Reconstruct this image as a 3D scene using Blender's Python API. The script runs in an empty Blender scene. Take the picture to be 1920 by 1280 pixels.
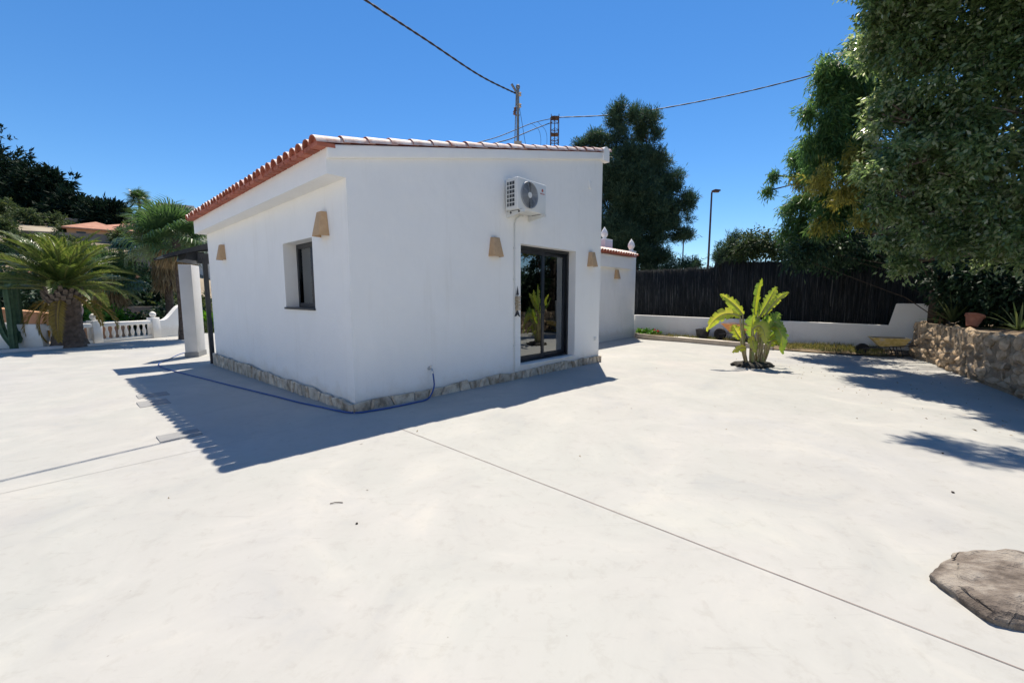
import bpy, bmesh, math, random
import numpy as np
from mathutils import Vector, Matrix
R = math.radians
random.seed(7); rng = np.random.default_rng(11)
sc = bpy.context.scene
col = sc.collection

# ------------------------------------------------------------------ camera, sky, sun, exposure
cam_d = bpy.data.cameras.new('camera'); cam = bpy.data.objects.new('camera', cam_d); col.objects.link(cam)
cam.location = (0, 0, 1.5)
cam.rotation_euler = (R(90) - math.atan(85 / 777), 0, 0)
cam_d.sensor_width = 36; cam_d.lens = 36 * 777 / 1920
cam_d.clip_end = 3000; cam_d.clip_start = 0.05
sc.camera = cam
SUN_DIR = Vector((0.0597, 0.4788, 1.0)).normalized()       # towards the sun
SUN_EL = math.asin(SUN_DIR.z); SUN_AZ = math.atan2(SUN_DIR.x, SUN_DIR.y)
w = bpy.data.worlds.new('World'); sc.world = w; w.use_nodes = True
wn = w.node_tree.nodes; wl = w.node_tree.links
bg = wn['Background']
sky = wn.new('ShaderNodeTexSky'); sky.sky_type = 'NISHITA'; sky.sun_disc = False
sky.sun_elevation = SUN_EL; sky.sun_rotation = SUN_AZ
sky.altitude = 0; sky.air_density = 1.0; sky.dust_density = 0.0; sky.ozone_density = 7.0
hs = wn.new('ShaderNodeHueSaturation'); hs.inputs['Saturation'].default_value = 1.18; hs.inputs['Value'].default_value = 1.0
wl.new(sky.outputs[0], hs.inputs['Color']); wl.new(hs.outputs[0], bg.inputs['Color'])
bg.inputs['Strength'].default_value = 0.078
sd = bpy.data.lights.new('sun', 'SUN'); sun = bpy.data.objects.new('sun', sd); col.objects.link(sun)
sd.energy = 3.8; sd.angle = R(0.55); sd.color = (1.0, 0.915, 0.785)
sun.rotation_euler = (-SUN_DIR).to_track_quat('-Z', 'Y').to_euler(); sun.location = (3, 10, 25)
vs = sc.view_settings
vs.view_transform = 'Standard'; vs.look = 'None'; vs.gamma = 1; vs.use_curve_mapping = False; vs.exposure = 0.94
sc.cycles.max_bounces = 10; sc.cycles.diffuse_bounces = 6; sc.cycles.transparent_max_bounces = 16

# ------------------------------------------------------------------ frame of the house: corner at the origin, x along the gable wall, y along the eave wall
CX, CY, TH = -2.047, 5.296, R(47.43)
EX = Vector((math.cos(TH), math.sin(TH), 0)); EY = Vector((-math.sin(TH), math.cos(TH), 0))
def H(x, y, z=0.0):
    v = Vector((CX, CY, 0)) + EX * x + EY * y; return (v.x, v.y, z)
def toH(x, y):
    dx, dy = x - CX, y - CY
    return dx * EX.x + dy * EX.y, dx * EY.x + dy * EY.y
def gz_h(lx, ly): return -0.024 * min(max(ly, 0), 9) - 0.008 * min(max(lx, 0), 6.25)
def gz(x, y): return gz_h(*toH(x, y))

# ------------------------------------------------------------------ materials
MATS = {}
def new_mat(name):
    m = bpy.data.materials.new(name); m.use_nodes = True
    n = m.node_tree.nodes; return m, n, m.node_tree.links, n['Principled BSDF']
def ramp(n, stops, interp='LINEAR'):
    r = n.new('ShaderNodeValToRGB'); cr = r.color_ramp; cr.interpolation = interp
    while len(cr.elements) < len(stops): cr.elements.new(0.5)
    for e, (p, c) in zip(cr.elements, stops): e.position = p; e.color = (*c, 1)
    return r
def noise(n, l, coord, scale, detail=4, rough=0.55, dist=0):
    t = n.new('ShaderNodeTexNoise'); t.inputs['Scale'].default_value = scale; t.inputs['Detail'].default_value = detail
    t.inputs['Roughness'].default_value = rough; t.inputs['Distortion'].default_value = dist
    l.new(coord, t.inputs['Vector']); return t
def pmat(name, c1, c2, scale=4, rough=0.8, bump=0.0, bscale=40, metal=0.0, spec=0.3, c3=None, world=False, lo=0.35, hi=0.65, objvar=0.0, bdist=0.01, zs=None):
    m, n, l, b = new_mat(name)
    if world: co = n.new('ShaderNodeNewGeometry').outputs['Position']
    else: co = n.new('ShaderNodeTexCoord').outputs['Object']
    if objvar:
        oi = n.new('ShaderNodeObjectInfo'); va = n.new('ShaderNodeVectorMath'); va.operation = 'ADD'
        mu = n.new('ShaderNodeMath'); mu.operation = 'MULTIPLY'; mu.inputs[1].default_value = 50
        l.new(oi.outputs['Random'], mu.inputs[0]); l.new(co, va.inputs[0]); l.new(mu.outputs[0], va.inputs[1]); co = va.outputs[0]
    if zs:
        mpz = n.new('ShaderNodeMapping'); mpz.inputs['Scale'].default_value = zs; l.new(co, mpz.inputs['Vector']); co = mpz.outputs[0]
    t = noise(n, l, co, scale)
    stops = [(lo, c1), (hi, c2)] if c3 is None else [(lo, c1), ((lo + hi) / 2, c2), (hi, c3)]
    r = ramp(n, stops); l.new(t.outputs['Fac'], r.inputs[0]); out = r.outputs[0]
    if objvar:
        h = n.new('ShaderNodeHueSaturation'); mr = n.new('ShaderNodeMapRange')
        mr.inputs['To Min'].default_value = 1 - objvar; mr.inputs['To Max'].default_value = 1 + objvar
        l.new(oi.outputs['Random'], mr.inputs[0]); l.new(mr.outputs[0], h.inputs['Value']); l.new(out, h.inputs['Color']); out = h.outputs[0]
    l.new(out, b.inputs['Base Color'])
    b.inputs['Roughness'].default_value = rough; b.inputs['Metallic'].default_value = metal; b.inputs['Specular IOR Level'].default_value = spec
    if bump:
        t2 = noise(n, l, co, bscale, 5, 0.6); bp = n.new('ShaderNodeBump'); bp.inputs['Strength'].default_value = bump; bp.inputs['Distance'].default_value = bdist
        l.new(t2.outputs['Fac'], bp.inputs['Height']); l.new(bp.outputs[0], b.inputs['Normal'])
    MATS[name] = m; return m
def leafmat(name, stops, rough=0.45, trans=0.3, spec=0.35, tcol=None):
    m, n, l, b = new_mat(name)
    a = n.new('ShaderNodeAttribute'); a.attribute_name = 'rnd'
    r = ramp(n, stops); l.new(a.outputs['Fac'], r.inputs[0]); l.new(r.outputs[0], b.inputs['Base Color'])
    b.inputs['Roughness'].default_value = rough; b.inputs['Specular IOR Level'].default_value = spec
    tr = n.new('ShaderNodeBsdfTranslucent'); mx = n.new('ShaderNodeMixShader'); mx.inputs[0].default_value = trans
    hsv = n.new('ShaderNodeHueSaturation'); hsv.inputs['Hue'].default_value = 0.485; hsv.inputs['Saturation'].default_value = 1.15; hsv.inputs['Value'].default_value = 1.8
    l.new(r.outputs[0], hsv.inputs['Color']); l.new(hsv.outputs[0], tr.inputs['Color'])
    l.new(b.outputs[0], mx.inputs[1]); l.new(tr.outputs[0], mx.inputs[2]); l.new(mx.outputs[0], n['Material Output'].inputs['Surface'])
    MATS[name] = m; return m

def concrete_mat():
    m, n, l, b = new_mat('patio_concrete'); co = n.new('ShaderNodeNewGeometry').outputs['Position']
    t1 = noise(n, l, co, 0.35, 4, 0.6, 0.6); r1 = ramp(n, [(0.3, (0.362, 0.360, 0.352)), (0.43, (0.388, 0.379, 0.356)), (0.56, (0.374, 0.373, 0.348)), (0.7, (0.402, 0.383, 0.357))]); l.new(t1.outputs['Fac'], r1.inputs[0])
    t2 = noise(n, l, co, 1.15, 8, 0.66, 0.9); r2 = ramp(n, [(0.30, (0.87, 0.885, 0.91)), (0.43, (0.955, 0.955, 0.955)), (0.54, (1, 1, 1)), (0.68, (1.10, 1.085, 1.06))]); l.new(t2.outputs['Fac'], r2.inputs[0])
    mx = n.new('ShaderNodeMixRGB'); mx.blend_type = 'MULTIPLY'; mx.inputs[0].default_value = 1; l.new(r1.outputs[0], mx.inputs[1]); l.new(r2.outputs[0], mx.inputs[2])
    t3 = noise(n, l, co, 9, 8, 0.75, 0.4); r3 = ramp(n, [(0.34, (0.90, 0.89, 0.875)), (0.47, (1, 1, 1)), (.62, (1, 1, 1)), (.75, (1.04, 1.035, 1.03))]); l.new(t3.outputs['Fac'], r3.inputs[0])
    mx2 = n.new('ShaderNodeMixRGB'); mx2.blend_type = 'MULTIPLY'; mx2.inputs[0].default_value = 0.8; l.new(mx.outputs[0], mx2.inputs[1]); l.new(r3.outputs[0], mx2.inputs[2])
    # sparse dark specks and trowel scratches
    v = n.new('ShaderNodeTexVoronoi'); v.inputs['Scale'].default_value = 5.5; l.new(co, v.inputs['Vector'])
    r4 = ramp(n, [(0.012, (0.62, 0.60, 0.57)), (0.03, (1, 1, 1))]); l.new(v.outputs['Distance'], r4.inputs[0])
    mx3 = n.new('ShaderNodeMixRGB'); mx3.blend_type = 'MULTIPLY'; mx3.inputs[0].default_value = 0.8; l.new(mx2.outputs[0], mx3.inputs[1]); l.new(r4.outputs[0], mx3.inputs[2])
    mp = n.new('ShaderNodeMapping'); mp.inputs['Rotation'].default_value = (0, 0, 0.5); mp.inputs['Scale'].default_value = (1.2, 9, 1); l.new(co, mp.inputs['Vector'])
    t5 = noise(n, l, mp.outputs[0], 1.6, 6, 0.7, 0.6); r5 = ramp(n, [(0.30, (0.82, 0.82, 0.81)), (0.40, (1, 1, 1))]); l.new(t5.outputs['Fac'], r5.inputs[0])
    mx4 = n.new('ShaderNodeMixRGB'); mx4.blend_type = 'MULTIPLY'; mx4.inputs[0].default_value = 0.55; l.new(mx3.outputs[0], mx4.inputs[1]); l.new(r5.outputs[0], mx4.inputs[2])
    l.new(mx4.outputs[0], b.inputs['Base Color'])
    rr = n.new('ShaderNodeMapRange'); rr.inputs['To Min'].default_value = 0.55; rr.inputs['To Max'].default_value = 0.8; l.new(t2.outputs['Fac'], rr.inputs[0]); l.new(rr.outputs[0], b.inputs['Roughness'])
    b.inputs['Specular IOR Level'].default_value = 0.25
    t4 = noise(n, l, co, 60, 6, 0.7); bp = n.new('ShaderNodeBump'); bp.inputs['Strength'].default_value = 0.12; bp.inputs['Distance'].default_value = 0.006
    l.new(t4.outputs['Fac'], bp.inputs['Height']); l.new(bp.outputs[0], b.inputs['Normal']); MATS['patio'] = m
concrete_mat()
def glass_mat():
    m, n, l, b = new_mat('window_glass')
    tr = n.new('ShaderNodeBsdfTransparent'); tr.inputs[0].default_value = (0.42, 0.47, 0.48, 1)
    gl = n.new('ShaderNodeBsdfGlossy'); gl.inputs['Roughness'].default_value = 0.01; gl.inputs[0].default_value = (0.92, 0.97, 1, 1)
    fr = n.new('ShaderNodeFresnel'); fr.inputs[0].default_value = 3.0
    mx = n.new('ShaderNodeMixShader'); l.new(fr.outputs[0], mx.inputs[0]); l.new(tr.outputs[0], mx.inputs[1]); l.new(gl.outputs[0], mx.inputs[2])
    l.new(mx.outputs[0], n['Material Output'].inputs['Surface']); MATS['glass'] = m
glass_mat()
def plaster_mat(name, c1, c2, splash):
    m, n, l, b = new_mat(name); co = n.new('ShaderNodeNewGeometry').outputs['Position']
    t = noise(n, l, co, 0.9, 5, 0.6, 0.5); r = ramp(n, [(0.3, c1), (0.68, c2)]); l.new(t.outputs['Fac'], r.inputs[0]); out = r.outputs[0]
    mp = n.new('ShaderNodeMapping'); mp.inputs['Scale'].default_value = (5, 5, 0.35); l.new(co, mp.inputs['Vector'])
    t2 = noise(n, l, mp.outputs[0], 1.5, 6, 0.7); r2 = ramp(n, [(0.30, (0.93, 0.92, 0.90)), (0.45, (1, 1, 1))]); l.new(t2.outputs['Fac'], r2.inputs[0])
    mx = n.new('ShaderNodeMixRGB'); mx.blend_type = 'MULTIPLY'; mx.inputs[0].default_value = 0.55; l.new(out, mx.inputs[1]); l.new(r2.outputs[0], mx.inputs[2]); out = mx.outputs[0]
    if splash:      # rain splash on the lowest hand's breadth of the wall, ragged along its top
        sp = n.new('ShaderNodeSeparateXYZ'); l.new(co, sp.inputs[0]); t3 = noise(n, l, co, 4, 6, 0.7); ma = n.new('ShaderNodeMath'); ma.operation = 'MULTIPLY_ADD'; ma.inputs[1].default_value = 0.55; l.new(t3.outputs['Fac'], ma.inputs[0]); l.new(sp.outputs['Z'], ma.inputs[2])
        r3 = ramp(n, [(0.36, (0.90, 0.87, 0.82)), (0.56, (1, 1, 1))]); l.new(ma.outputs[0], r3.inputs[0]); m2 = n.new('ShaderNodeMixRGB'); m2.blend_type = 'MULTIPLY'; m2.inputs[0].default_value = 1; l.new(out, m2.inputs[1]); l.new(r3.outputs[0], m2.inputs[2]); out = m2.outputs[0]
    l.new(out, b.inputs['Base Color']); b.inputs['Roughness'].default_value = 0.88; b.inputs['Specular IOR Level'].default_value = 0.25
    t4 = noise(n, l, co, 3.2, 3, 0.5); t5 = noise(n, l, co, 120, 5, 0.6); b1 = n.new('ShaderNodeBump'); b1.inputs['Strength'].default_value = 0.5; b1.inputs['Distance'].default_value = 0.03; l.new(t4.outputs['Fac'], b1.inputs['Height'])
    b2 = n.new('ShaderNodeBump'); b2.inputs['Strength'].default_value = 0.5; b2.inputs['Distance'].default_value = 0.005; l.new(t5.outputs['Fac'], b2.inputs['Height']); l.new(b1.outputs[0], b2.inputs['Normal']); l.new(b2.outputs[0], b.inputs['Normal']); MATS[name] = m
plaster_mat('plaster', (0.845, 0.825, 0.785), (0.885, 0.865, 0.825), True)
plaster_mat('plaster_wall', (0.80, 0.78, 0.74), (0.86, 0.84, 0.80), True)
pmat('render_grey', (0.50, 0.50, 0.495), (0.56, 0.555, 0.55), 2, 0.9, 0.3, 80, bdist=0.005)
pmat('interior', (0.5, 0.48, 0.45), (0.54, 0.52, 0.49), 1, 0.9)
pmat('anthracite', (0.016, 0.019, 0.024), (0.022, 0.026, 0.032), 3, 0.42, spec=0.4)
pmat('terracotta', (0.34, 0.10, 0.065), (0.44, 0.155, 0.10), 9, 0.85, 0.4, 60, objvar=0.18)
pmat('tile_sunlit', (0.50, 0.26, 0.19), (0.66, 0.50, 0.43), 7, 0.62, 0.35, 50, c3=(0.74, 0.63, 0.57), objvar=0.10, lo=0.3, hi=0.6)  # pale weathered tone, with sun glare put into the colour of outer faces
pmat('sconce_clay', (0.47, 0.31, 0.175), (0.53, 0.355, 0.21), 14, 0.85, 0.25, 90, objvar=0.04)
pmat('stone_plinth', (0.34, 0.27, 0.19), (0.56, 0.47, 0.36), 7, 0.85, 1.0, 22, c3=(0.68, 0.59, 0.46), objvar=0.22, bdist=0.03)
pmat('mortar', (0.20, 0.18, 0.15), (0.34, 0.31, 0.27), 9, 0.95, 0.6, 50)
pmat('rubble', (0.38, 0.27, 0.16), (0.54, 0.40, 0.26), 1.6, 0.88, 0.9, 9, c3=(0.66, 0.53, 0.38), objvar=0.38, bdist=0.06)
pmat('earth_mortar', (0.22, 0.165, 0.11), (0.34, 0.27, 0.19), 8, 0.95, 1.0, 22, bdist=0.03)
pmat('ac_white', (0.66, 0.66, 0.63), (0.70, 0.70, 0.67), 2, 0.42)
pmat('ac_dark', (0.03, 0.035, 0.04), (0.05, 0.055, 0.06), 5, 0.5)
pmat('ac_grille', (0.27, 0.29, 0.31), (0.31, 0.33, 0.35), 5, 0.4)
pmat('red_print', (0.36, 0.09, 0.08), (0.40, 0.11, 0.09), 5, 0.6)
pmat('blue_hose', (0.035, 0.075, 0.24), (0.05, 0.10, 0.30), 9, 0.45)
pmat('chrome', (0.5, 0.5, 0.5), (0.6, 0.6, 0.6), 9, 0.3, metal=0.9)
pmat('pole_steel', (0.16, 0.17, 0.17), (0.24, 0.25, 0.24), 6, 0.55, metal=0.35)
pmat('pole_concrete', (0.30, 0.28, 0.23), (0.38, 0.35, 0.29), 6, 0.9, 0.4, 40)
pmat('rust_steel', (0.10, 0.055, 0.045), (0.17, 0.10, 0.075), 5, 0.7, metal=0.3)
pmat('cable', (0.016, 0.017, 0.02), (0.026, 0.027, 0.03), 5, 0.6)
pmat('lamp_pole', (0.06, 0.035, 0.035), (0.09, 0.05, 0.05), 5, 0.6)
pmat('white_cable', (0.62, 0.62, 0.59), (0.66, 0.66, 0.62), 5, 0.5)
pmat('drift_wood', (0.30, 0.22, 0.13), (0.44, 0.34, 0.21), 18, 0.85, objvar=0.2)
pmat('iron_dark', (0.05, 0.05, 0.055), (0.08, 0.08, 0.085), 9, 0.6, metal=0.4)
pmat('brushwood', (0.012, 0.014, 0.015), (0.034, 0.036, 0.035), 9, 0.95, c3=(0.17, 0.16, 0.145), lo=0.35, hi=0.78, world=True, zs=(3.5, 3.5, .12))
pmat('brush_back', (0.014, 0.015, 0.015), (0.026, 0.027, 0.026), 8, 0.95)
pmat('soil', (0.13, 0.095, 0.06), (0.24, 0.18, 0.12), 6, 0.95, 1.0, 25, bdist=0.03, world=True)
pmat('dark_soil', (0.03, 0.028, 0.024), (0.06, 0.055, 0.045), 9, 0.95, 1.0, 30, bdist=0.02)
pmat('kerb_tan', (0.42, 0.35, 0.27), (0.50, 0.42, 0.33), 5, 0.9, 0.4, 60)
pmat('pale_slab', (0.60, 0.56, 0.50), (0.66, 0.62, 0.56), 5, 0.9, 0.3, 60)
pmat('yellow_paint', (0.46, 0.33, 0.10), (0.60, 0.44, 0.16), 9, 0.6, c3=(0.50, 0.42, 0.30))
pmat('orange_paint', (0.60, 0.25, 0.08), (0.68, 0.32, 0.12), 7, 0.55)
pmat('cement_crust', (0.22, 0.20, 0.18), (0.32, 0.30, 0.27), 11, 0.95, 0.6, 40)
pmat('rubber', (0.012, 0.012, 0.013), (0.025, 0.025, 0.026), 9, 0.75)
pmat('green_paint', (0.015, 0.14, 0.12), (0.02, 0.18, 0.15), 9, 0.55)
pmat('bucket_black', (0.022, 0.024, 0.03), (0.05, 0.053, 0.06), 7, 0.6)
pmat('boulder', (0.105, 0.085, 0.07), (0.19, 0.158, 0.13), 6, 0.9, 1.0, 24, c3=(0.29, 0.255, 0.215), bdist=0.03, lo=.38, hi=.6)
pmat('pot_clay', (0.30, 0.12, 0.08), (0.38, 0.17, 0.115), 7, 0.85)
pmat('palm_trunk', (0.075, 0.055, 0.043), (0.16, 0.12, 0.095), 7, 0.95, 1.0, 22, bdist=0.03)
pmat('bark', (0.05, 0.037, 0.028), (0.10, 0.078, 0.06), 7, 0.95, 1.0, 18, bdist=0.03)
pmat('bark_pale', (0.13, 0.10, 0.08), (0.22, 0.18, 0.14), 7, 0.95, 1.0, 18, bdist=0.03)
pmat('cactus_skin', (0.035, 0.075, 0.04), (0.06, 0.11, 0.055), 9, 0.6)
pmat('petiole', (0.22, 0.17, 0.10), (0.33, 0.28, 0.16), 12, 0.7, c3=(0.24, 0.28, 0.09))
pmat('hill_earth', (0.13, 0.115, 0.075), (0.26, 0.21, 0.145), 0.16, 0.95, c3=(0.36, 0.31, 0.23), world=True)
pmat('house_cream', (0.55, 0.47, 0.38), (0.60, 0.52, 0.43), 1, 0.9)
pmat('house_pale', (0.62, 0.58, 0.52), (0.66, 0.62, 0.56), 1, 0.9)
pmat('house_ochre', (0.50, 0.27, 0.14), (0.56, 0.32, 0.17), 1, 0.9)
pmat('terrace_orange', (0.48, 0.23, 0.12), (0.56, 0.29, 0.16), 2, 0.9)
pmat('roof_red', (0.36, 0.17, 0.11), (0.46, 0.24, 0.16), 2, 0.9, objvar=0.1)
pmat('grey_block', (0.19, 0.165, 0.14), (0.26, 0.225, 0.19), 2, 0.95)
pmat('joint_dark', (0.15, 0.11, 0.10), (0.26, 0.20, 0.18), 6, 0.95)
pmat('cover_grey', (0.235, 0.235, 0.235), (0.265, 0.265, 0.26), 6, 0.8, 0.2, 50)
pmat('win_dark', (0.02, 0.025, 0.03), (0.03, 0.035, 0.04), 3, 0.15)
pmat('dish_pink', (0.45, 0.30, 0.25), (0.5, 0.34, 0.28), 3, 0.7)
leafmat('leaf_silver', [(0, (0.06, 0.10, 0.04)), (0.45, (0.125, 0.19, 0.075)), (0.8, (0.23, 0.29, 0.135)), (1, (0.42, 0.44, 0.31))], 0.26, 0.5, 0.8)
leafmat('leaf_bamboo', [(0, (0.035, 0.085, 0.03)), (0.6, (0.085, 0.165, 0.055)), (1, (0.18, 0.26, 0.09))], 0.42, 0.46)
leafmat('leaf_yellow', [(0, (0.10, 0.125, 0.03)), (0.6, (0.23, 0.22, 0.05)), (1, (0.40, 0.36, 0.09))], 0.45, 0.4)
leafmat('leaf_dark', [(0, (0.010, 0.024, 0.014)), (0.7, (0.022, 0.05, 0.026)), (1, (0.045, 0.08, 0.035))], 0.55, 0.15, 0.2)
leafmat('leaf_pine', [(0, (0.022, 0.05, 0.032)), (0.6, (0.045, 0.085, 0.048)), (1, (0.10, 0.14, 0.075))], 0.6, 0.22, 0.25)
leafmat('leaf_hillpine', [(0, (0.006, 0.016, 0.010)), (0.7, (0.014, 0.03, 0.018)), (1, (0.028, 0.05, 0.026))], 0.7, 0.08, 0.1)
leafmat('leaf_bush', [(0, (0.03, 0.05, 0.02)), (0.6, (0.06, 0.09, 0.035)), (1, (0.11, 0.13, 0.05))], 0.6, 0.25, 0.2)
leafmat('leaf_lime', [(0, (0.05, 0.14, 0.02)), (0.6, (0.09, 0.22, 0.03)), (1, (0.15, 0.29, 0.05))], 0.5, 0.35, 0.25)
leafmat('leaf_palm', [(0, (0.045, 0.08, 0.02)), (0.55, (0.09, 0.135, 0.035)), (1, (0.20, 0.21, 0.07))], 0.36, 0.32, 0.5)
leafmat('leaf_palm_old', [(0, (0.17, 0.13, 0.03)), (0.6, (0.27, 0.20, 0.05)), (1, (0.38, 0.28, 0.08))], 0.6, 0.3)
leafmat('leaf_fan', [(0, (0.035, 0.075, 0.028)), (0.6, (0.07, 0.13, 0.045)), (1, (0.17, 0.22, 0.10))], 0.38, 0.3, 0.5)
leafmat('leaf_dry', [(0, (0.18, 0.135, 0.075)), (0.6, (0.28, 0.215, 0.12)), (1, (0.38, 0.30, 0.18))], 0.8, 0.2)
leafmat('leaf_banana', [(0, (0.06, 0.13, 0.03)), (0.5, (0.15, 0.24, 0.05)), (0.85, (0.32, 0.38, 0.06)), (1, (0.42, 0.42, 0.09))], 0.35, 0.42, 0.5)
leafmat('leaf_weed', [(0, (0.08, 0.10, 0.03)), (0.5, (0.15, 0.16, 0.05)), (1, (0.30, 0.25, 0.11))], 0.7, 0.3)
leafmat('flower_red', [(0, (0.45, 0.04, 0.03)), (1, (0.6, 0.12, 0.08))], 0.6, 0.3)

# ------------------------------------------------------------------ mesh and object helpers
def link(name, me, parent=None, mats=()):
    o = bpy.data.objects.new(name, me); col.objects.link(o)
    if parent is not None: o.parent = parent
    if me is not None:
        for m in mats: me.materials.append(MATS[m] if isinstance(m, str) else m)
    return o
def tag(o, label, cat, group=None):
    o['label'] = label; o['category'] = cat
    if group: o['group'] = group
    return o
def thing(name, label, cat, loc=(0, 0, 0), rz=0.0, group=None):
    o = bpy.data.objects.new(name, None); col.objects.link(o); o.empty_display_size = 0.1
    o.location = loc; o.rotation_euler = (0, 0, rz); return tag(o, label, cat, group)
def kind(o, k): o['kind'] = k; return o
class MB:
    def __init__(s): s.v = []; s.f = []; s.mi = []; s.cur = 0
    def add(s, vs, fs):
        b = len(s.v); s.v += [tuple(v) for v in vs]; s.f += [tuple(i + b for i in f) for f in fs]; s.mi += [s.cur] * len(fs); return s
    def box(s, c, d, M=None):
        x, y, z = (q / 2 for q in d)
        vs = [Vector((i * x, j * y, k * z)) for i in (-1, 1) for j in (-1, 1) for k in (-1, 1)]
        if M is not None: vs = [M @ v for v in vs]
        c = Vector(c); return s.add([v + c for v in vs], [(0, 1, 3, 2), (4, 6, 7, 5), (0, 4, 5, 1), (2, 3, 7, 6), (0, 2, 6, 4), (1, 5, 7, 3)])
    def box2(s, a, b): return s.box([(p + q) / 2 for p, q in zip(a, b)], [abs(q - p) for p, q in zip(a, b)])
    def ngon_prism(s, poly, a, b, axis):
        # poly in the plane perpendicular to axis ('x': (y,z), 'y': (x,z), 'z': (x,y)), extruded a..b
        def P(p, t): return {'x': (t, p[0], p[1]), 'y': (p[0], t, p[1]), 'z': (p[0], p[1], t)}[axis]
        n = len(poly); vs = [P(p, a) for p in poly] + [P(p, b) for p in poly]
        return s.add(vs, [tuple(range(n)), tuple(range(2 * n - 1, n - 1, -1))] + [(i, i + n, (i + 1) % n + n, (i + 1) % n) for i in range(n)])
    def tube(s, pts, rad, n=8, cap=True):
        pts = [Vector(p) for p in pts]; m = len(pts)
        if not hasattr(rad, '__len__'): rad = [rad] * m
        vs = []; up = None
        for i, p in enumerate(pts):
            t = (pts[min(i + 1, m - 1)] - pts[max(i - 1, 0)])
            t = t.normalized() if t.length > 1e-9 else Vector((0, 0, 1))
            if up is None: up = Vector((0, 0, 1)) if abs(t.z) < 0.9 else Vector((1, 0, 0))
            a = t.cross(up).normalized(); b = t.cross(a).normalized(); up = -b if False else up
            for k in range(n):
                an = 2 * math.pi * k / n; vs.append(p + (a * math.cos(an) + b * math.sin(an)) * rad[i])
        fs = [(i * n + k, i * n + (k + 1) % n, (i + 1) * n + (k + 1) % n, (i + 1) * n + k) for i in range(m - 1) for k in range(n)]
        if cap: fs += [tuple(range(n - 1, -1, -1)), tuple(range((m - 1) * n, m * n))]
        return s.add(vs, fs)
    def lathe(s, prof, n=12, c=(0, 0, 0), M=None):
        vs = []
        for r, z in prof:
            for k in range(n):
                a = 2 * math.pi * k / n; v = Vector((r * math.cos(a), r * math.sin(a), z))
                if M is not None: v = M @ v
                vs.append(v + Vector(c))
        m = len(prof)
        fs = [(i * n + k, i * n + (k + 1) % n, (i + 1) * n + (k + 1) % n, (i + 1) * n + k) for i in range(m - 1) for k in range(n)]
        fs += [tuple(range(n - 1, -1, -1)), tuple(range((m - 1) * n, m * n))]
        return s.add(vs, fs)
    def mesh(s, name, smooth=None):
        me = bpy.data.meshes.new(name); me.from_pydata([tuple(v) for v in s.v], [], s.f)
        me.polygons.foreach_set('material_index', s.mi)
        bm = bmesh.new(); bm.from_mesh(me); bmesh.ops.recalc_face_normals(bm, faces=bm.faces); bm.to_mesh(me); bm.free()
        if smooth is not None:
            me.polygons.foreach_set('use_smooth', [True] * len(me.polygons))
            if smooth < 180: me.set_sharp_from_angle(angle=R(smooth))
        me.update(); return me
    def build(s, name, mats, parent=None, smooth=None):
        return link(name, s.mesh(name, smooth), parent, mats if isinstance(mats, (list, tuple)) else [mats])
def bevel(o, wd=0.01, seg=2):
    me = o.data; bm = bmesh.new(); bm.from_mesh(me)
    bmesh.ops.remove_doubles(bm, verts=bm.verts, dist=1e-5)
    es = [e for e in bm.edges if len(e.link_faces) == 2 and e.calc_face_angle(0) > 0.5]
    bmesh.ops.bevel(bm, geom=es, offset=wd, segments=seg, affect='EDGES', profile=0.5, clamp_overlap=True)
    bm.to_mesh(me); bm.free(); me.polygons.foreach_set('use_smooth', [True] * len(me.polygons)); me.set_sharp_from_angle(angle=R(50)); return o
def np_mesh(name, V, F, rnd=None, smooth=False):
    V = np.asarray(V, dtype=np.float32); F = np.asarray(F, dtype=np.int32); k = F.shape[1]
    me = bpy.data.meshes.new(name); me.vertices.add(len(V)); me.vertices.foreach_set('co', V.ravel())
    me.loops.add(F.size); me.loops.foreach_set('vertex_index', F.ravel()); me.polygons.add(len(F))
    me.polygons.foreach_set('loop_start', np.arange(0, F.size, k, dtype=np.int32)); me.polygons.foreach_set('loop_total', np.full(len(F), k, dtype=np.int32))
    if rnd is not None:
        at = me.attributes.new('rnd', 'FLOAT', 'POINT'); at.data.foreach_set('value', np.asarray(rnd, dtype=np.float32))
    me.update(calc_edges=True); me.validate()
    if smooth: me.polygons.foreach_set('use_smooth', [True] * len(me.polygons))
    return me
def unit(a): return a / np.maximum(np.linalg.norm(a, axis=-1, keepdims=True), 1e-9)
def leaf_quads(P, T, L, W, rnd, fold=0.0):
    # one diamond leaf per row, base P, direction T
    n = len(P); T = unit(T); N = unit(rng.normal(size=(n, 3)) + np.array([0, 0, 0.6])); S = unit(np.cross(T, N)); U = np.cross(S, T)
    L = np.broadcast_to(np.asarray(L, float), (n,))[:, None]; W = np.broadcast_to(np.asarray(W, float), (n,))[:, None]
    a = P; b = P + T * L * 0.45 + S * W * 0.5 + U * W * fold; c = P + T * L; d = P + T * L * 0.45 - S * W * 0.5 + U * W * fold
    V = np.stack([a, b, c, d], 1).reshape(-1, 3); F = np.arange(4 * n).reshape(n, 4)
    return V, F, np.repeat(rnd, 4)
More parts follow.
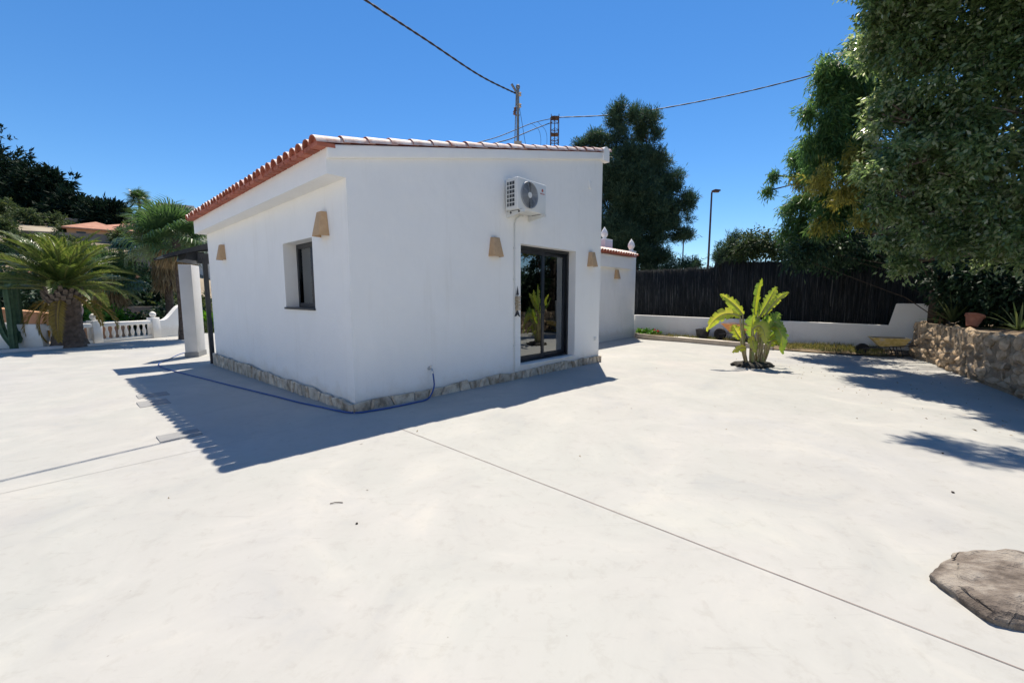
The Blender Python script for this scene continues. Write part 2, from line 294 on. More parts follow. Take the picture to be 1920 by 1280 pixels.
def clump_leaves(clumps, twigs, per, L, W, droop=0.25, spread=0.22, shell=0.5, dens=1.0, noise_amp=0.5, sub=0, subf=0.42):
    """leaf sprays through the volume of uneven ellipsoids, sparse towards the edge"""
    Ps, Ts, Rs = [], [], []
    if sub:
        out = []
        for (x, y, z, rx, ry, rz) in clumps:
            for q in range(sub):
                d = unit(rng.normal(size=3)); e = rng.uniform(.45, .85); f = subf * rng.uniform(.7, 1.3); out.append((x + d[0] * rx * e, y + d[1] * ry * e, z + d[2] * rz * e, rx * f, ry * f, rz * f * .85))
        clumps = out
    vol = np.array([(c[3] * c[4] * c[5]) ** (2 / 3) for c in clumps]); vol = vol / vol.mean()
    for ci, (x, y, z, rx, ry, rz) in enumerate(clumps):
        k = max(4, int(twigs * dens * vol[ci])); d = unit(rng.normal(size=(k, 3)))
        # uneven outline: lobes of different reach
        ph = rng.uniform(0, 6.28, 4); lob = 1 + noise_amp * (0.22 * np.sin(3 * np.arctan2(d[:, 1], d[:, 0]) + ph[0]) + 0.22 * np.sin(5 * d[:, 2] + ph[1]) + 0.18 * np.sin(7 * d[:, 0] + 4 * d[:, 1] + ph[2]) + rng.normal(0, 0.16, k))
        r = (shell + (1 - shell) * rng.random(k) ** 0.6) * lob
        C = np.array([x, y, z]) + d * r[:, None] * np.array([rx, ry, rz])
        td = unit(d * 0.9 + rng.normal(0, 0.55, (k, 3)) + np.array([0, 0, -droop]))
        br = rng.normal(0, 0.12, k) + rng.normal(0, .12)
        P = np.repeat(C, per, 0) + np.repeat(td, per, 0) * (rng.random(k * per)[:, None] - 0.5) * spread * 2 + rng.normal(0, spread * 0.22, (k * per, 3))
        T = unit(np.repeat(td, per, 0) + rng.normal(0, 0.55, (k * per, 3)) + np.array([0, 0, -droop]))
        Ps.append(P); Ts.append(T); Rs.append(np.clip(0.45 + np.repeat(br, per) + rng.normal(0, 0.2, k * per), 0, 1))
    P = np.concatenate(Ps); T = np.concatenate(Ts); rn = np.concatenate(Rs); n = len(P)
    return leaf_quads(P, T, L * rng.uniform(0.65, 1.25, n), W * rng.uniform(0.7, 1.25, n), rn, 0.12)
def crown(name, clumps, mat, parent, **kw):
    V, F, rn = clump_leaves(clumps, **kw)
    o = link(name, np_mesh(name, V - np.array(parent.location), F, rn), parent, [mat]); return o
def limbs(base, top_z, clumps, r0, mat, parent, name='trunk', lean=(0, 0), fork=0.45):
    mb = MB(); off = Vector(parent.location); b = Vector(base); t = Vector((base[0] + lean[0], base[1] + lean[1], top_z))
    rr = random.Random(int(abs(base[0] * 100)))
    n = 9; tr = []
    for i in range(n):
        u = i / (n - 1); p = b.lerp(t, u) + Vector((math.sin(u * 5 + b.x) * 0.06, math.cos(u * 4 + b.y) * 0.06, 0)) * (t - b).length * 0.25 * u * (1 - u) * 4; tr.append(p)
    mb.tube([p - off for p in tr], [r0 * (1.25 - 0.3 * min(1, i / 1.5) - 0.65 * i / (n - 1)) for i in range(n)], 10)
    for (x, y, z, rx, ry, rz) in clumps:
        c = Vector((x, y, z)); u = min(0.95, max(fork, rr.uniform(fork, 0.95) if c.z > b.z + (t.z - b.z) * fork else fork)); k = int(u * (n - 1)); s = tr[k]
        m1 = s.lerp(c, 0.45) + Vector((rr.uniform(-.2, .2), rr.uniform(-.2, .2), rr.uniform(0.0, 0.35))) * (c - s).length * 0.3
        if r0 > .25 and x < 8.1 and z > 6.8 and 0 < y < 9: continue
        ra = r0 * 0.30 * (1.1 - u * 0.4) * (.3 if x < 8.1 and r0 > .25 and z > 5 and y < 9 and y > 0 else 1)
        mb.tube([s - off, m1 - off, c - off], [ra, ra * 0.62, ra * 0.25], 6)
        for q in range(3):
            e = c + Vector((rr.uniform(-1, 1) * rx, rr.uniform(-1, 1) * ry, rr.uniform(-.4, 1) * rz)) * 0.75
            mb.tube([m1.lerp(c, 0.7) - off, e - off], [ra * 0.35, ra * 0.1], 5)
    return mb.build(name, mat, parent, smooth=180)
def tree(name, label, base, top_z, clumps, r0, leaf, bark='bark', lean=(0, 0), group=None, extra=(), fork=0.45, **kw):
    t = thing(name, label, 'tree', base, 0, group)
    limbs(base, top_z, clumps, r0, bark, t, lean=lean, fork=fork)
    crown('crown', clumps, leaf, t, **kw); return t
def bush(name, label, base, clumps, leaf, cat='bush', group=None, **kw):
    t = thing(name, label, cat, base, 0, group)
    limbs(base, clumps[0][2], clumps, 0.05, 'bark', t, name='stem', fork=0.1)
    crown('foliage', clumps, leaf, t, **kw); return t
# ------------------------------------------------------------------ the setting
def hill(x, y):
    s = (x + 16) * -0.766 + (y - 13) * 0.643
    z = np.interp(s, [2, 12, 25, 50, 75, 120, 220], [-0.75, 0.1, 3.0, 9.3, 12.7, 16, 17]) + 0.75
    az = np.degrees(np.arctan2(x, np.maximum(y, 0.01))); m = np.clip((-26 - az) / 12, 0, 1); m = m * m * (3 - 2 * m)
    m = np.where(y < 1, np.clip(1 - (1 - y) / 40, 0, 1), m)
    bumps = 0.35 * np.sin(x * 0.31 + 1.3 * np.sin(y * 0.17)) * np.cos(y * 0.27) * np.clip(s / 20, 0, 1)
    return -0.75 + m * (z + bumps)
def hz(x, y): return float(hill(np.array(x, float), np.array(y, float)))
g = np.concatenate([np.arange(-400, -120, 20), np.arange(-120, 60, 3.0), np.arange(60, 401, 20)]); X, Y = np.meshgrid(g, g, indexing='ij'); Z = hill(X, Y)
n = len(g); I = np.arange(n * n).reshape(n, n)
F = np.stack([I[:-1, :-1], I[1:, :-1], I[1:, 1:], I[:-1, 1:]], -1).reshape(-1, 4)
kind(link('ground', np_mesh('ground', np.stack([X, Y, Z], -1).reshape(-1, 3), F, smooth=True), None, ['hill_earth']), 'structure')

gx = np.arange(-20, 15.01, 0.5); gy = np.arange(-12, 19.51, 0.5)
V = [(x, y, gz(x, y)) for x in gx for y in gy]; ny = len(gy); F = []
for i in range(len(gx) - 1):
    for j in range(ny - 1):
        if gx[i] < -15.6 and gy[j] > 13.4: continue
        F.append((i * ny + j, (i + 1) * ny + j, (i + 1) * ny + j + 1, i * ny + j + 1))
kind(link('patio', np_mesh('patio', V, F, smooth=True), None, ['patio']), 'structure')
# saw cut joints along the two wall lines of the house
def strip(name, pts, wd, dz, mat):
    mb = MB(); vs = []
    for i, p in enumerate(pts):
        a = Vector(pts[max(i - 1, 0)]); b = Vector(pts[min(i + 1, len(pts) - 1)]); t = (b - a).normalized(); s = Vector((-t.y, t.x)) * wd / 2
        for q in (Vector(p) + s, Vector(p) - s): vs.append((q.x, q.y, gz(q.x, q.y) + dz))
    mb.add(vs, [(2 * i, 2 * i + 1, 2 * i + 3, 2 * i + 2) for i in range(len(pts) - 1)]); return mb.build(name, mat)
def hl(a, b, n=20): return [H(a[0] + (b[0] - a[0]) * i / n, a[1] + (b[1] - a[1]) * i / n)[:2] for i in range(n + 1)]
kind(strip('patio_joint', hl((0.0, -1.0), (0.0, -9), 24), 0.0055, 0.003, 'joint_dark'), 'structure')
kind(strip('patio_joint', hl((-0.5, -0.17), (-9, -0.17), 24), 0.005, 0.003, 'cover_grey'), 'structure')
for (sx0, sx1, sy0, sy1, lab) in [(-1.92, -1.56, 0.40, 0.68, 'grey square access cover nearest the house corner, half in the roof shadow'),
                                  (-1.86, -1.52, 2.62, 3.05, 'middle one of three flat grey access covers in the patio'),
                                  (-1.80, -1.42, 3.42, 3.75, 'farthest flat grey access cover at the shadow edge')]:
    mb = MB(); c = H((sx0 + sx1) / 2, (sy0 + sy1) / 2); zc = gz(c[0], c[1])
    o = mb.box((0, 0, 0.003), (sx1 - sx0, sy1 - sy0, 0.014)).build('access_cover', 'cover_grey')
    o.location = (c[0], c[1], zc); o.rotation_euler = (0, 0, TH); tag(o, lab, 'cover', 'access covers in the patio')

# ------------------------------------------------------------------ the house
LA, LB = 7.1, 6.06
def zr(x): return 3.27 + 0.2287 * (x + 0.21)
house = thing('house', 'small white rendered house with red tiled single-pitch roof and stone plinth', 'house', (CX, CY, 0), TH)
DX0, DX1, DZ0, DZ1 = 3.26, 5.05, 0.19, 2.45
WY0, WY1, WZ0, WZ1 = 1.10, 2.24, 1.32, 2.335
mb = MB()
mb.ngon_prism([(0, -.4), (DX0, -.4), (DX0, zr(DX0)), (-.235, zr(-.235)), (-.235, 2.95), (0, 2.95)], 0, .3, 'y')
mb.ngon_prism([(DX0, DZ1), (DX1, DZ1), (DX1, zr(DX1)), (DX0, zr(DX0))], 0, .3, 'y')
mb.ngon_prism([(DX0, -.4), (DX1, -.4), (DX1, DZ0), (DX0, DZ0)], 0, .3, 'y')
mb.ngon_prism([(DX1, -.4), (LB, -.4), (LB, zr(LB)), (DX1, zr(DX1))], 0, .3, 'y')
gable = mb.build('gable_wall', 'plaster', house); gable['label'] = 'plain white gable wall with sloping top'
mb = MB(); zt = zr(0) - 0.01
for a, b, c, d in [(.3, WY0, -.4, zt), (WY0, WY1, -.4, WZ0), (WY0, WY1, WZ1, zt), (WY1, LA, -.4, zt)]: mb.box2((0, a, c), (.3, b, d))
mb.build('eave_wall', 'plaster', house)
mb = MB(); mb.ngon_prism([(.3, -.4), (LB, -.4), (LB, zr(LB) - .01), (.3, zr(.3) - .01)], LA - .3, LA, 'y')
mb.box2((LB - .3, .3, -.4), (LB, LA - .3, zr(LB - .3) - .01)); mb.build('rear_wall', 'plaster', house)
MB().ngon_prism([(-.235, 2.95), (0, 2.95), (0, zr(0) - .01), (-.235, zr(-.235) - .004)], .3, LA + .02, 'y').build('cornice', 'plaster', house)
zb = lambda x: 3.122 + .2287 * (x + .21)
o = MB().ngon_prism([(-.24, zb(-.24)), (6.12, zb(6.12)), (6.12, zr(6.12) + .012), (-.24, zr(-.24) + .012)], -.05, .02, 'y').build('verge_band', 'plaster', house); bevel(o, .022, 3)
MB().box2((.3, .3, .0), (LB - .3, LA - .3, .16)).build('floor', 'interior', house)
# roof
roof = MB().ngon_prism([(-.26, zr(-.26)), (6.1, zr(6.1)), (6.1, zr(6.1) + .045), (-.26, zr(-.26) + .02)], .0205, LA + .03, 'y').build('roof', 'terracotta', house)
AL = math.atan(.2287)
def tile_mesh(name, r0=.105, r1=.085, ln=.43, th=.013, arch_shade=False, inv=False):
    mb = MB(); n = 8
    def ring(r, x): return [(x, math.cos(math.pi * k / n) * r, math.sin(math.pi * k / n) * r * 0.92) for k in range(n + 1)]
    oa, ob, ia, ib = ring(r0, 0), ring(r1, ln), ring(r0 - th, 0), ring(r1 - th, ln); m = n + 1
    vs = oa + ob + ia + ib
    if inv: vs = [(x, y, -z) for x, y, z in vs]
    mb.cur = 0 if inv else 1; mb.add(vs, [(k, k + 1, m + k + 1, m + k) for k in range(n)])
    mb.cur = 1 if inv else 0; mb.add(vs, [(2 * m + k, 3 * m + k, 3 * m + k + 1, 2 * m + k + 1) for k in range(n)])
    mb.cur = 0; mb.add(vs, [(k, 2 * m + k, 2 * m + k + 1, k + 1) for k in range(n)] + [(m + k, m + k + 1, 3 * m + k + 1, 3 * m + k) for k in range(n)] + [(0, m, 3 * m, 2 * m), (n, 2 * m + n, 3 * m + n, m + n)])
    if arch_shade: mb.add([(0.05, y, z) for _, y, z in ia], [tuple(range(m))])  # clay-red half-disc fills the arch, standing in for the shade inside
    me = mb.mesh(name, 40); me.materials.append(MATS['terracotta']); me.materials.append(MATS['tile_sunlit']); return me
tm, tp = tile_mesh('roof_tile'), tile_mesh('roof_tile_eave', arch_shade=True)
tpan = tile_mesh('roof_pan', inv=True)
X0, PX, PY = -.37, .333, .2125; NC, NR = 34, 20
def roof_piece(name, me, x, y, dz, parent=roof, tilt=0.022, yaw=0.0):
    o = bpy.data.objects.new(name, me); col.objects.link(o); o.parent = parent; o.location = (x, y, zr(x) + dz); o.rotation_euler = (random.uniform(-.03, .03), -(AL - tilt), yaw + random.uniform(-.018, .018)); return o
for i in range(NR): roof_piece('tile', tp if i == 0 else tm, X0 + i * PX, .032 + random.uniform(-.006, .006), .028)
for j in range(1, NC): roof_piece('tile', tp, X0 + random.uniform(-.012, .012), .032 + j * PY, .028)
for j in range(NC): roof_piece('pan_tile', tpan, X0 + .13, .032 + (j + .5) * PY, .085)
for j in range(NC):
    o = MB().box((0, 0, 0), (.22, .175, .045)).build('eave_brick', 'terracotta', roof)
    o.location = (-.245 + random.uniform(-.008, .008), .032 + j * PY, zr(-.3) + .012); o.rotation_euler = (0, -AL * .4, random.uniform(-.02, .02))
mb = MB()                                       # the rest of the tile field, past the edges seen from below
def add_mesh(mb, me, M):
    b = len(mb.v); mb.v += [tuple(M @ v.co) for v in me.vertices]
    for p in me.polygons: mb.f.append(tuple(i + b for i in p.vertices)); mb.mi.append(p.material_index)
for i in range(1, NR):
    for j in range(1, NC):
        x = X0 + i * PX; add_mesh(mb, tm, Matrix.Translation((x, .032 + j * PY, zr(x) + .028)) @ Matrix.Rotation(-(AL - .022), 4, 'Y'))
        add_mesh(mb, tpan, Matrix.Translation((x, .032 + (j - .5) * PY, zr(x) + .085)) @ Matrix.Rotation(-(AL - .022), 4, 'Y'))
kind(mb.build('tile_field', ['terracotta', 'tile_sunlit'], roof), 'stuff')
# ridge roll with its white mortared end
rp = [(math.cos(math.pi * k / 12) * .12 + 6.1, zr(6.1) + .0 + math.sin(math.pi * k / 12) * .12) for k in range(13)]
MB().ngon_prism([(6.225, zr(6.1) - .19)] + rp + [(5.98, zr(6.1) - .19)], -.075, .05, 'y').build('ridge_end', 'plaster', house)
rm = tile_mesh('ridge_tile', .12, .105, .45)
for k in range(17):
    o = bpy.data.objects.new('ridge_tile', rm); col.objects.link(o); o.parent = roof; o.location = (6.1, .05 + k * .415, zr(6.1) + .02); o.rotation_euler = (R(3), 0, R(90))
# sliding door
dy = .18
mb = MB()
for a, b in [((DX0, dy, DZ0), (DX0 + .055, dy + .10, DZ1)), ((DX1 - .055, dy, DZ0), (DX1, dy + .10, DZ1)), ((DX0 + .055, dy, DZ1 - .06), (DX1 - .055, dy + .10, DZ1)), ((DX0 + .055, dy, DZ0), (DX1 - .055, dy + .10, DZ0 + .045))]: mb.box2(a, b)
door = mb.build('sliding_door', 'anthracite', house); bevel(door, .004)
xm = 4.165
for (a, b, yy) in [(DX0 + .055, xm + .045, dy + .012), (xm - .045, DX1 - .055, dy + .055)]:
    z0, z1, t = DZ0 + .045, DZ1 - .06, .075; mb = MB()
    mb.box2((a, yy, z0), (a + t, yy + .035, z1)); mb.box2((b - t, yy, z0), (b, yy + .035, z1)); mb.box2((a + t, yy, z1 - t), (b - t, yy + .035, z1)); mb.box2((a + t, yy, z0), (b - t, yy + .035, z0 + t * 1.3))
    bevel(mb.build('panel_frame', 'anthracite', door), .003)
    MB().box2((a + t - .004, yy + .014, z0 + t * 1.3 - .004), (b - t + .004, yy + .022, z1 - t + .004)).build('pane', 'glass', door)
mb = MB(); mb.tube([(xm - .005, dy - .03, 1.15), (xm - .005, dy - .03, 1.35)], .009, 6); mb.box((xm - .005, dy - .012, 1.17), (.016, .04, .016)); mb.box((xm - .005, dy - .012, 1.33), (.016, .04, .016)); mb.build('handle', 'anthracite', door)
o = MB().box2((DX0 + .004, -.02, DZ0 + .001), (DX1 - .004, dy, DZ0 + .022)).build('door_sill', 'plaster_wall', house); bevel(o, .004)
# window
wx = .2
mb = MB()
for a, b in [((wx, WY0, WZ0), (wx + .07, WY0 + .07, WZ1)), ((wx, WY1 - .07, WZ0), (wx + .07, WY1, WZ1)), ((wx, WY0 + .07, WZ1 - .07), (wx + .07, WY1 - .07, WZ1)), ((wx, WY0 + .07, WZ0), (wx + .07, WY1 - .07, WZ0 + .07)), ((wx + .01, 1.63, WZ0 + .07), (wx + .06, 1.71, WZ1 - .07))]: mb.box2(a, b)
win = mb.build('window', 'anthracite', house); bevel(win, .004)
for a, b in ((WY0 + .066, 1.634), (1.706, WY1 - .066)): MB().box2((wx + .03, a, WZ0 + .066), (wx + .038, b, WZ1 - .066)).build('pane', 'glass', win)
o = MB().box2((-.03, WY0 - .01, WZ0 - .028), (wx, WY1 + .01, WZ0 + .002)).build('window_sill', 'anthracite', house); bevel(o, .003)
MB().box2((wx + .085, WY0 - .05, WZ0 - .05), (wx + .09, WY1 + .05, WZ1 + .05)).build('roller_blind', 'interior', house)
o = MB().box((5.53, -.012, 3.91), (.085, .024, .16)).build('vent_cover', 'plaster_wall', house); bevel(o, .004)
mb = MB(); mb.box((5.88, -.01, .51), (.085, .02, .085)); mb.box((5.88, -.022, .51), (.05, .006, .05)); o = mb.build('wall_socket', 'ac_white', house); bevel(o, .003)
# stone plinth, every facing stone its own piece
pl = MB(); zt0 = .10
pl.box2((-.045, -.045, -.42), (-.001, LA, zt0 - .01)); pl.box2((-.001, -.045, -.42), (LB + .03, -.001, zt0 - .01)); plinth = pl.build('plinth', 'mortar', house)
prr = random.Random(3)
def plinth_stone(poly, side, proud):
    c = [sum(p[0] for p in poly) / len(poly), sum(p[1] for p in poly) / len(poly)]
    out = [(p[0] + (c[0] - p[0]) * .14, p[1] + (c[1] - p[1]) * .14) for p in poly]; n = len(poly)
    def Q(p, d): return (-d, p[0], p[1]) if side == 'A' else (p[0], -d, p[1])
    vs = [Q(p, .04) for p in poly] + [Q(p, .055 + proud * .6) for p in poly] + [Q(p, .055 + proud + prr.uniform(0, .012)) for p in out]
    fs = [(i, (i + 1) % n, n + (i + 1) % n, n + i) for i in range(n)] + [(n + i, n + (i + 1) % n, 2 * n + (i + 1) % n, 2 * n + i) for i in range(n)] + [tuple(range(2 * n, 3 * n))]
    MB().add(vs, fs).build('stone', 'stone_plinth', plinth)
for side, ln in (('A', LA), ('B', LB + .03)):
    s = -.055; tall = .0; tprev = zt0 + prr.uniform(0, .04); slant = 0
    while s < ln - .12:
        wdt = prr.uniform(.2, .40) * (1 if side == 'A' else .95); e = min(s + wdt, ln); sl = prr.uniform(-.06, .06); tn = zt0 + prr.uniform(-.005, .045)
        if ln - e < .15: e = ln; sl = 0
        zb0 = (gz_h(0, s) if side == 'A' else gz_h(s, 0)) - .03; zb1 = (gz_h(0, e) if side == 'A' else gz_h(e, 0)) - .03; gp = .011
        q = [(s - slant + gp, zb0), (e - sl - gp, zb1), (e + sl - gp, tn), (s + slant + gp, tprev)]
        r = prr.random()
        if r < .42 and s > .4:
            k = prr.uniform(.25, .75); m = (q[3][0] + (q[2][0] - q[3][0]) * k, q[3][1] + (q[2][1] - q[3][1]) * k); bt = (q[0][0] + (q[1][0] - q[0][0]) * (1 - k), zb0)
            plinth_stone([q[0], (bt[0] - gp, bt[1]), (m[0] - gp, m[1]), q[3]], side, prr.uniform(0, .02)); plinth_stone([(bt[0] + gp, bt[1]), q[1], q[2], (m[0] + gp, m[1])], side, prr.uniform(0, .02))
        else:
            mid = ((q[0][0] + q[1][0]) / 2 + prr.uniform(-.04, .04), max(q[2][1], q[3][1]) + prr.uniform(-.02, .015)); plinth_stone([q[0], q[1], q[2], mid, q[3]], side, prr.uniform(0, .02))
        s = e; slant = sl; tprev = tn
# sconces
def sconce(x, y, z, rz, label):
    t = thing('wall_lamp', label, 'lamp', H(x, y, z), rz, 'clay wall sconces')
    # local: wall behind at y=0, lamp towards -y
    h, bw, tw, bd, td, th = .32, .135, .082, .135, .075, .012
    def shell(off): return [(-(bw - off), 0, 0), (-(bw - off) * .82, -(bd - off), 0), ((bw - off) * .82, -(bd - off), 0), (bw - off, 0, 0), (-(tw - off), 0, h), (-(tw - off) * .82, -(td - off), h), ((tw - off) * .82, -(td - off), h), (tw - off, 0, h)]
    a, b = shell(0), shell(th); vs = a + b; fs = []
    for i in range(3): fs += [(i, i + 1, i + 5, i + 4), (8 + i, 12 + i, 13 + i, 9 + i), (i, 8 + i, 9 + i, i + 1), (4 + i, 5 + i, 13 + i, 12 + i)]
    fs += [(0, 4, 12, 8), (3, 11, 15, 7)]
    o = MB().add(vs, fs).build('shade', 'sconce_clay', t); bevel(o, .004)
    MB().box((0, -.008, h * .5), (.1, .014, .22)).build('back_plate', 'ac_white', t)
    mb = MB(); mb.tube([(0, -.045, h * .42), (0, -.045, h * .62)], .022, 8); mb.tube([(0, -.01, h * .6), (0, -.045, h * .6)], .012, 6); mb.lathe([(.001, h * .18), (.024, h * .24), (.03, h * .3), (.018, h * .42), (.014, h * .44)], 10, (0, -.045, 0)); mb.build('bulb', 'ac_white', t, smooth=60); return t
RA = TH - math.pi / 2      # facing the eave side
sconce(0, .66, 2.30, RA, 'clay wall sconce above and right of the recessed window near house corner')
sconce(0, 5.72, 2.28, RA, 'clay wall sconce at the far left end of the eave wall')
sconce(2.57, 0, 2.165, TH, 'clay wall sconce left of the glass door under the air conditioner')
sconce(5.625, 0, 2.155, TH, 'clay wall sconce right of the glass sliding door')

# air conditioner
ac = thing('air_conditioner', 'white outdoor air conditioning unit on wall brackets above the glass door', 'air conditioner', H(3.185, 0, 2.955), TH)
hw, hh, y0, y1 = .385, .52, -.335, -.06
o = MB().box2((-hw, y0, 0), (hw, y1, hh)).build('casing', 'ac_white', ac); bevel(o, .018, 3)
fc = (-.09, y0 - .004, .265); rad = .215; Mx = Matrix.Rotation(R(90), 3, 'X')
MB().lathe([(.001, .0), (rad + .004, .0), (rad + .004, .004), (.001, .0045)], 40, fc, Mx).build('fan_recess', 'ac_dark', ac)
gr = MB()
for r in [rad, .19, .167, .144, .121, .098, .075]: gr.tube([(fc[0] + math.cos(a) * r, y0 - .014 - (rad - r) * .07, fc[2] + math.sin(a) * r) for a in np.linspace(0, 2 * math.pi, 41)], .0062 if r < rad else .012, 6, cap=False)
for k in range(8):
    a = k * math.pi / 4 + .2; gr.tube([(fc[0] + math.cos(a) * .05, y0 - .026, fc[2] + math.sin(a) * .05), (fc[0] + math.cos(a) * rad, y0 - .013, fc[2] + math.sin(a) * rad)], .004, 5)
grille = gr.build('fan_grille', 'ac_grille', ac, smooth=60)
MB().lathe([(.001, .016), (.052, .016), (.05, .024), (.001, .028)], 24, fc, Mx).build('hub', 'ac_white', grille, smooth=40)
for i in range(6):
    for j in range(3):
        MB().box((-hw - .001, y1 - .055 - j * .062, .085 + i * .07), (.006, .048 if j else .034, .052)).build('side_slot', 'ac_dark', ac)
mb = MB(); mb.lathe([(.018, 0), (.026, 0), (.026, .002), (.018, .002)], 20, (.275, y0 - .001, .405), Mx); mb.box((.267, y0 - .002, .405), (.006, .003, .026)); mb.box((.283, y0 - .002, .405), (.006, .003, .026)); mb.box((.275, y0 - .002, .405), (.012, .003, .005))
for k, wdt in enumerate([.012, .006, .008, .01, .004, .008, .01, .006]): mb.box((.222 + k * .0155, y0 - .002, .348 - (.002 if k % 3 == 1 else 0)), (wdt, .003, .016 if k % 2 else .02))
mb.build('brand_mark', 'red_print', ac)
for sx in (-.29, .29):
    mb = MB(); mb.box2((sx - .02, -.40, -.045), (sx + .02, -.02, -.003)); mb.box2((sx - .022, -.02, -.10), (sx + .022, -.001, .30 if sx < 0 else .02))
    mb.add([(sx - .012, -.02, -.1), (sx + .012, -.02, -.1), (sx + .012, -.36, -.046), (sx - .012, -.36, -.046), (sx - .012, -.02, -.046), (sx + .012, -.02, -.046)], [(0, 1, 2, 3), (0, 3, 4), (1, 5, 2), (3, 2, 5, 4), (0, 4, 5, 1)])
    bk = mb.build('bracket', 'ac_white', ac)
    for yy in (-.11, -.30): MB().lathe([(.018, -.006), (.02, 0), (.02, .004), (.012, .012)], 10, (sx + (-.02 if sx < 0 else .0), yy, -.028), Matrix.Rotation(R(-90), 3, 'Y')).build('bolt', 'iron_dark', bk)
for sx in (-.29, .29): MB().box((sx, -.2, -.0015), (.05, .2, .009)).build('rubber_pad', 'rubber', ac)
cb = thing('conduit', 'thin white conduit running down the wall from the air conditioner', 'pipe', H(3.075, 0, .1), TH)
mb = MB(); mb.tube([(.19, -.05, 2.83), (.10, -.05, 2.82), (.03, -.04, 2.77), (.0, -.022, 2.68), (0, -.018, 2.4), (0, -.016, 0)], [.013] * 3 + [.012] * 3, 8); mb.build('pipe', 'white_cable', cb, smooth=60)
for zz in (.5, 1.1, 1.7, 2.25): MB().box((0, -.012, zz), (.045, .024, .018)).build('clip', 'white_cable', cb)

# hanging fish
fish = thing('fish_ornament', 'driftwood fish ornament hanging beside the glass door', 'ornament', H(3.13, -.015, 1.12), TH)
frr = random.Random(5)
mb = MB(); mb.ngon_prism([(-.02, .40), (.035, .40), (.02, .46), (.006, .53), (-.006, .47)], -.03, -.012, 'y'); mb.build('head', 'iron_dark', fish)
mb = MB(); mb.ngon_prism([(-.005, .12), (.012, .12), (.075, .0), (.045, .015), (.006, .05), (-.03, .02), (-.07, .012)], -.03, -.012, 'y'); mb.build('tail', 'iron_dark', fish)
MB().tube([(.003, -.024, .56), (.003, -.024, .05)], .004, 5).build('cord', 'iron_dark', fish)
for k in range(11):
    o = MB().box((0, 0, 0), (frr.uniform(.10, .135), .018, .016)).build('slat', 'drift_wood', fish); o.location = (.004 + frr.uniform(-.01, .01), -.033, .135 + k * .0235); o.rotation_euler = (0, frr.uniform(-.09, .09), 0)

# tap and hose
tp_ = thing('garden_tap', 'chrome garden tap low on the gable wall', 'tap', H(1.173, 0, .42), TH)
MB().tube([(0, 0, 0), (0, -.06, 0), (0, -.085, -.012), (0, -.092, -.05)], [.014, .014, .013, .014], 8).build('spout', 'chrome', tp_, smooth=60)
MB().lathe([(.026, 0), (.026, .006), (.012, .01)], 14, (0, -.001, 0), Mx).build('rosette', 'chrome', tp_, smooth=40)
mb = MB(); mb.tube([(0, -.05, .01), (0, -.05, .04)], .007, 6); mb.box((0, -.05, .045), (.055, .014, .01)); mb.build('handle', 'chrome', tp_)
hp = [(1.173, -.095, .38), (1.175, -.11, .30), (1.16, -.14, .17), (1.08, -.17, .06), (.96, -.19, .012), (.7, -.20, .012), (.441, -.20, .012), (.2, -.17, .012), (-.02, -.12, .012), (-.13, .06, .012), (-.20, .5, .012), (-.30, 1.12, .012), (-.37, 1.8, .012), (-.454, 2.484, .012), (-.60, 3.7, .012), (-.724, 4.81, .012), (-.86, 6.0, .012), (-.97, 7.1, .012), (-.99, 7.9, .012), (-.90, 8.6, .012), (-.55, 9.5, .012), (-.2, 10.4, .012), (.35, 11.3, .012), (.7, 12.5, .012)]
def smooth_path(p, k=5):
    p = [Vector(q) for q in p]; out = []
    for i in range(len(p) - 1):
        a, b, c, d = p[max(i - 1, 0)], p[i], p[i + 1], p[min(i + 2, len(p) - 1)]
        for t in np.linspace(0, 1, k, endpoint=False): out.append(.5 * ((2 * b) + (c - a) * t + (2 * a - 5 * b + 4 * c - d) * t * t + (3 * b - a - 3 * c + d) * t ** 3))
    return out + [p[-1]]
hw_ = [Vector(H(q.x, q.y, q.z + gz_h(q.x, q.y) * (1 if q.z < .05 else 0))) for q in smooth_path(hp)]
hose = thing('garden_hose', 'blue garden hose running from the tap around the house corner', 'hose', hw_[0])
MB().tube([p - hw_[0] for p in hw_], .0115, 8).build('tube', 'blue_hose', hose, smooth=180)
MB().tube([p - hw_[0] for p in hw_[:3]], .016, 8).build('coupling', 'chrome', hose, smooth=60)

# canopy, post and pillar at the far end of the eave wall
cn = thing('canopy', 'dark sloping metal canopy with glazed slats over the far porch', 'canopy', H(0, 7.15, 0), TH)
u0, u1 = -.76, 2.6
def cz(x): return 2.75 + .40 * x if x < .25 else 2.85 + .12 * (x - .25)
mb = MB(); prof = [(u0, cz(u0)), (.25, cz(.25)), (u1, cz(u1)), (u1, cz(u1) - .05), (.25, cz(.25) - .05), (u0, cz(u0) - .03)]
MB().ngon_prism(prof, .5, 1.75, 'y').build('panel', 'anthracite', cn)
for yy in (.47, 1.78): MB().ngon_prism([(u0 - .02, cz(u0) + .015), (.25, cz(.25) + .015), (u1, cz(u1) + .015), (u1, cz(u1) - .13), (.2, cz(.2) - .13), (u0 - .02, cz(u0) - .05)], yy - .025, yy + .025, 'y').build('rafter', 'anthracite', cn)
for k in range(4):
    xa = u0 + .03 + k * .125; o = MB().ngon_prism([(xa, cz(xa) + .004), (xa + .085, cz(xa + .085) + .004), (xa + .085, cz(xa + .085) + .016), (xa, cz(xa) + .016)], .505, 1.745, 'y').build('slat', 'cover_grey', cn)
MB().box2((-.12, .45, 2.30), (2.6, .60, 2.55)).build('beam', 'anthracite', cn)
MB().ngon_prism([(-.34, 2.40), (.05, 2.34), (.05, 2.60), (-.30, 2.55)], .62, 1.7, 'y').build('awning_box', 'anthracite', cn)
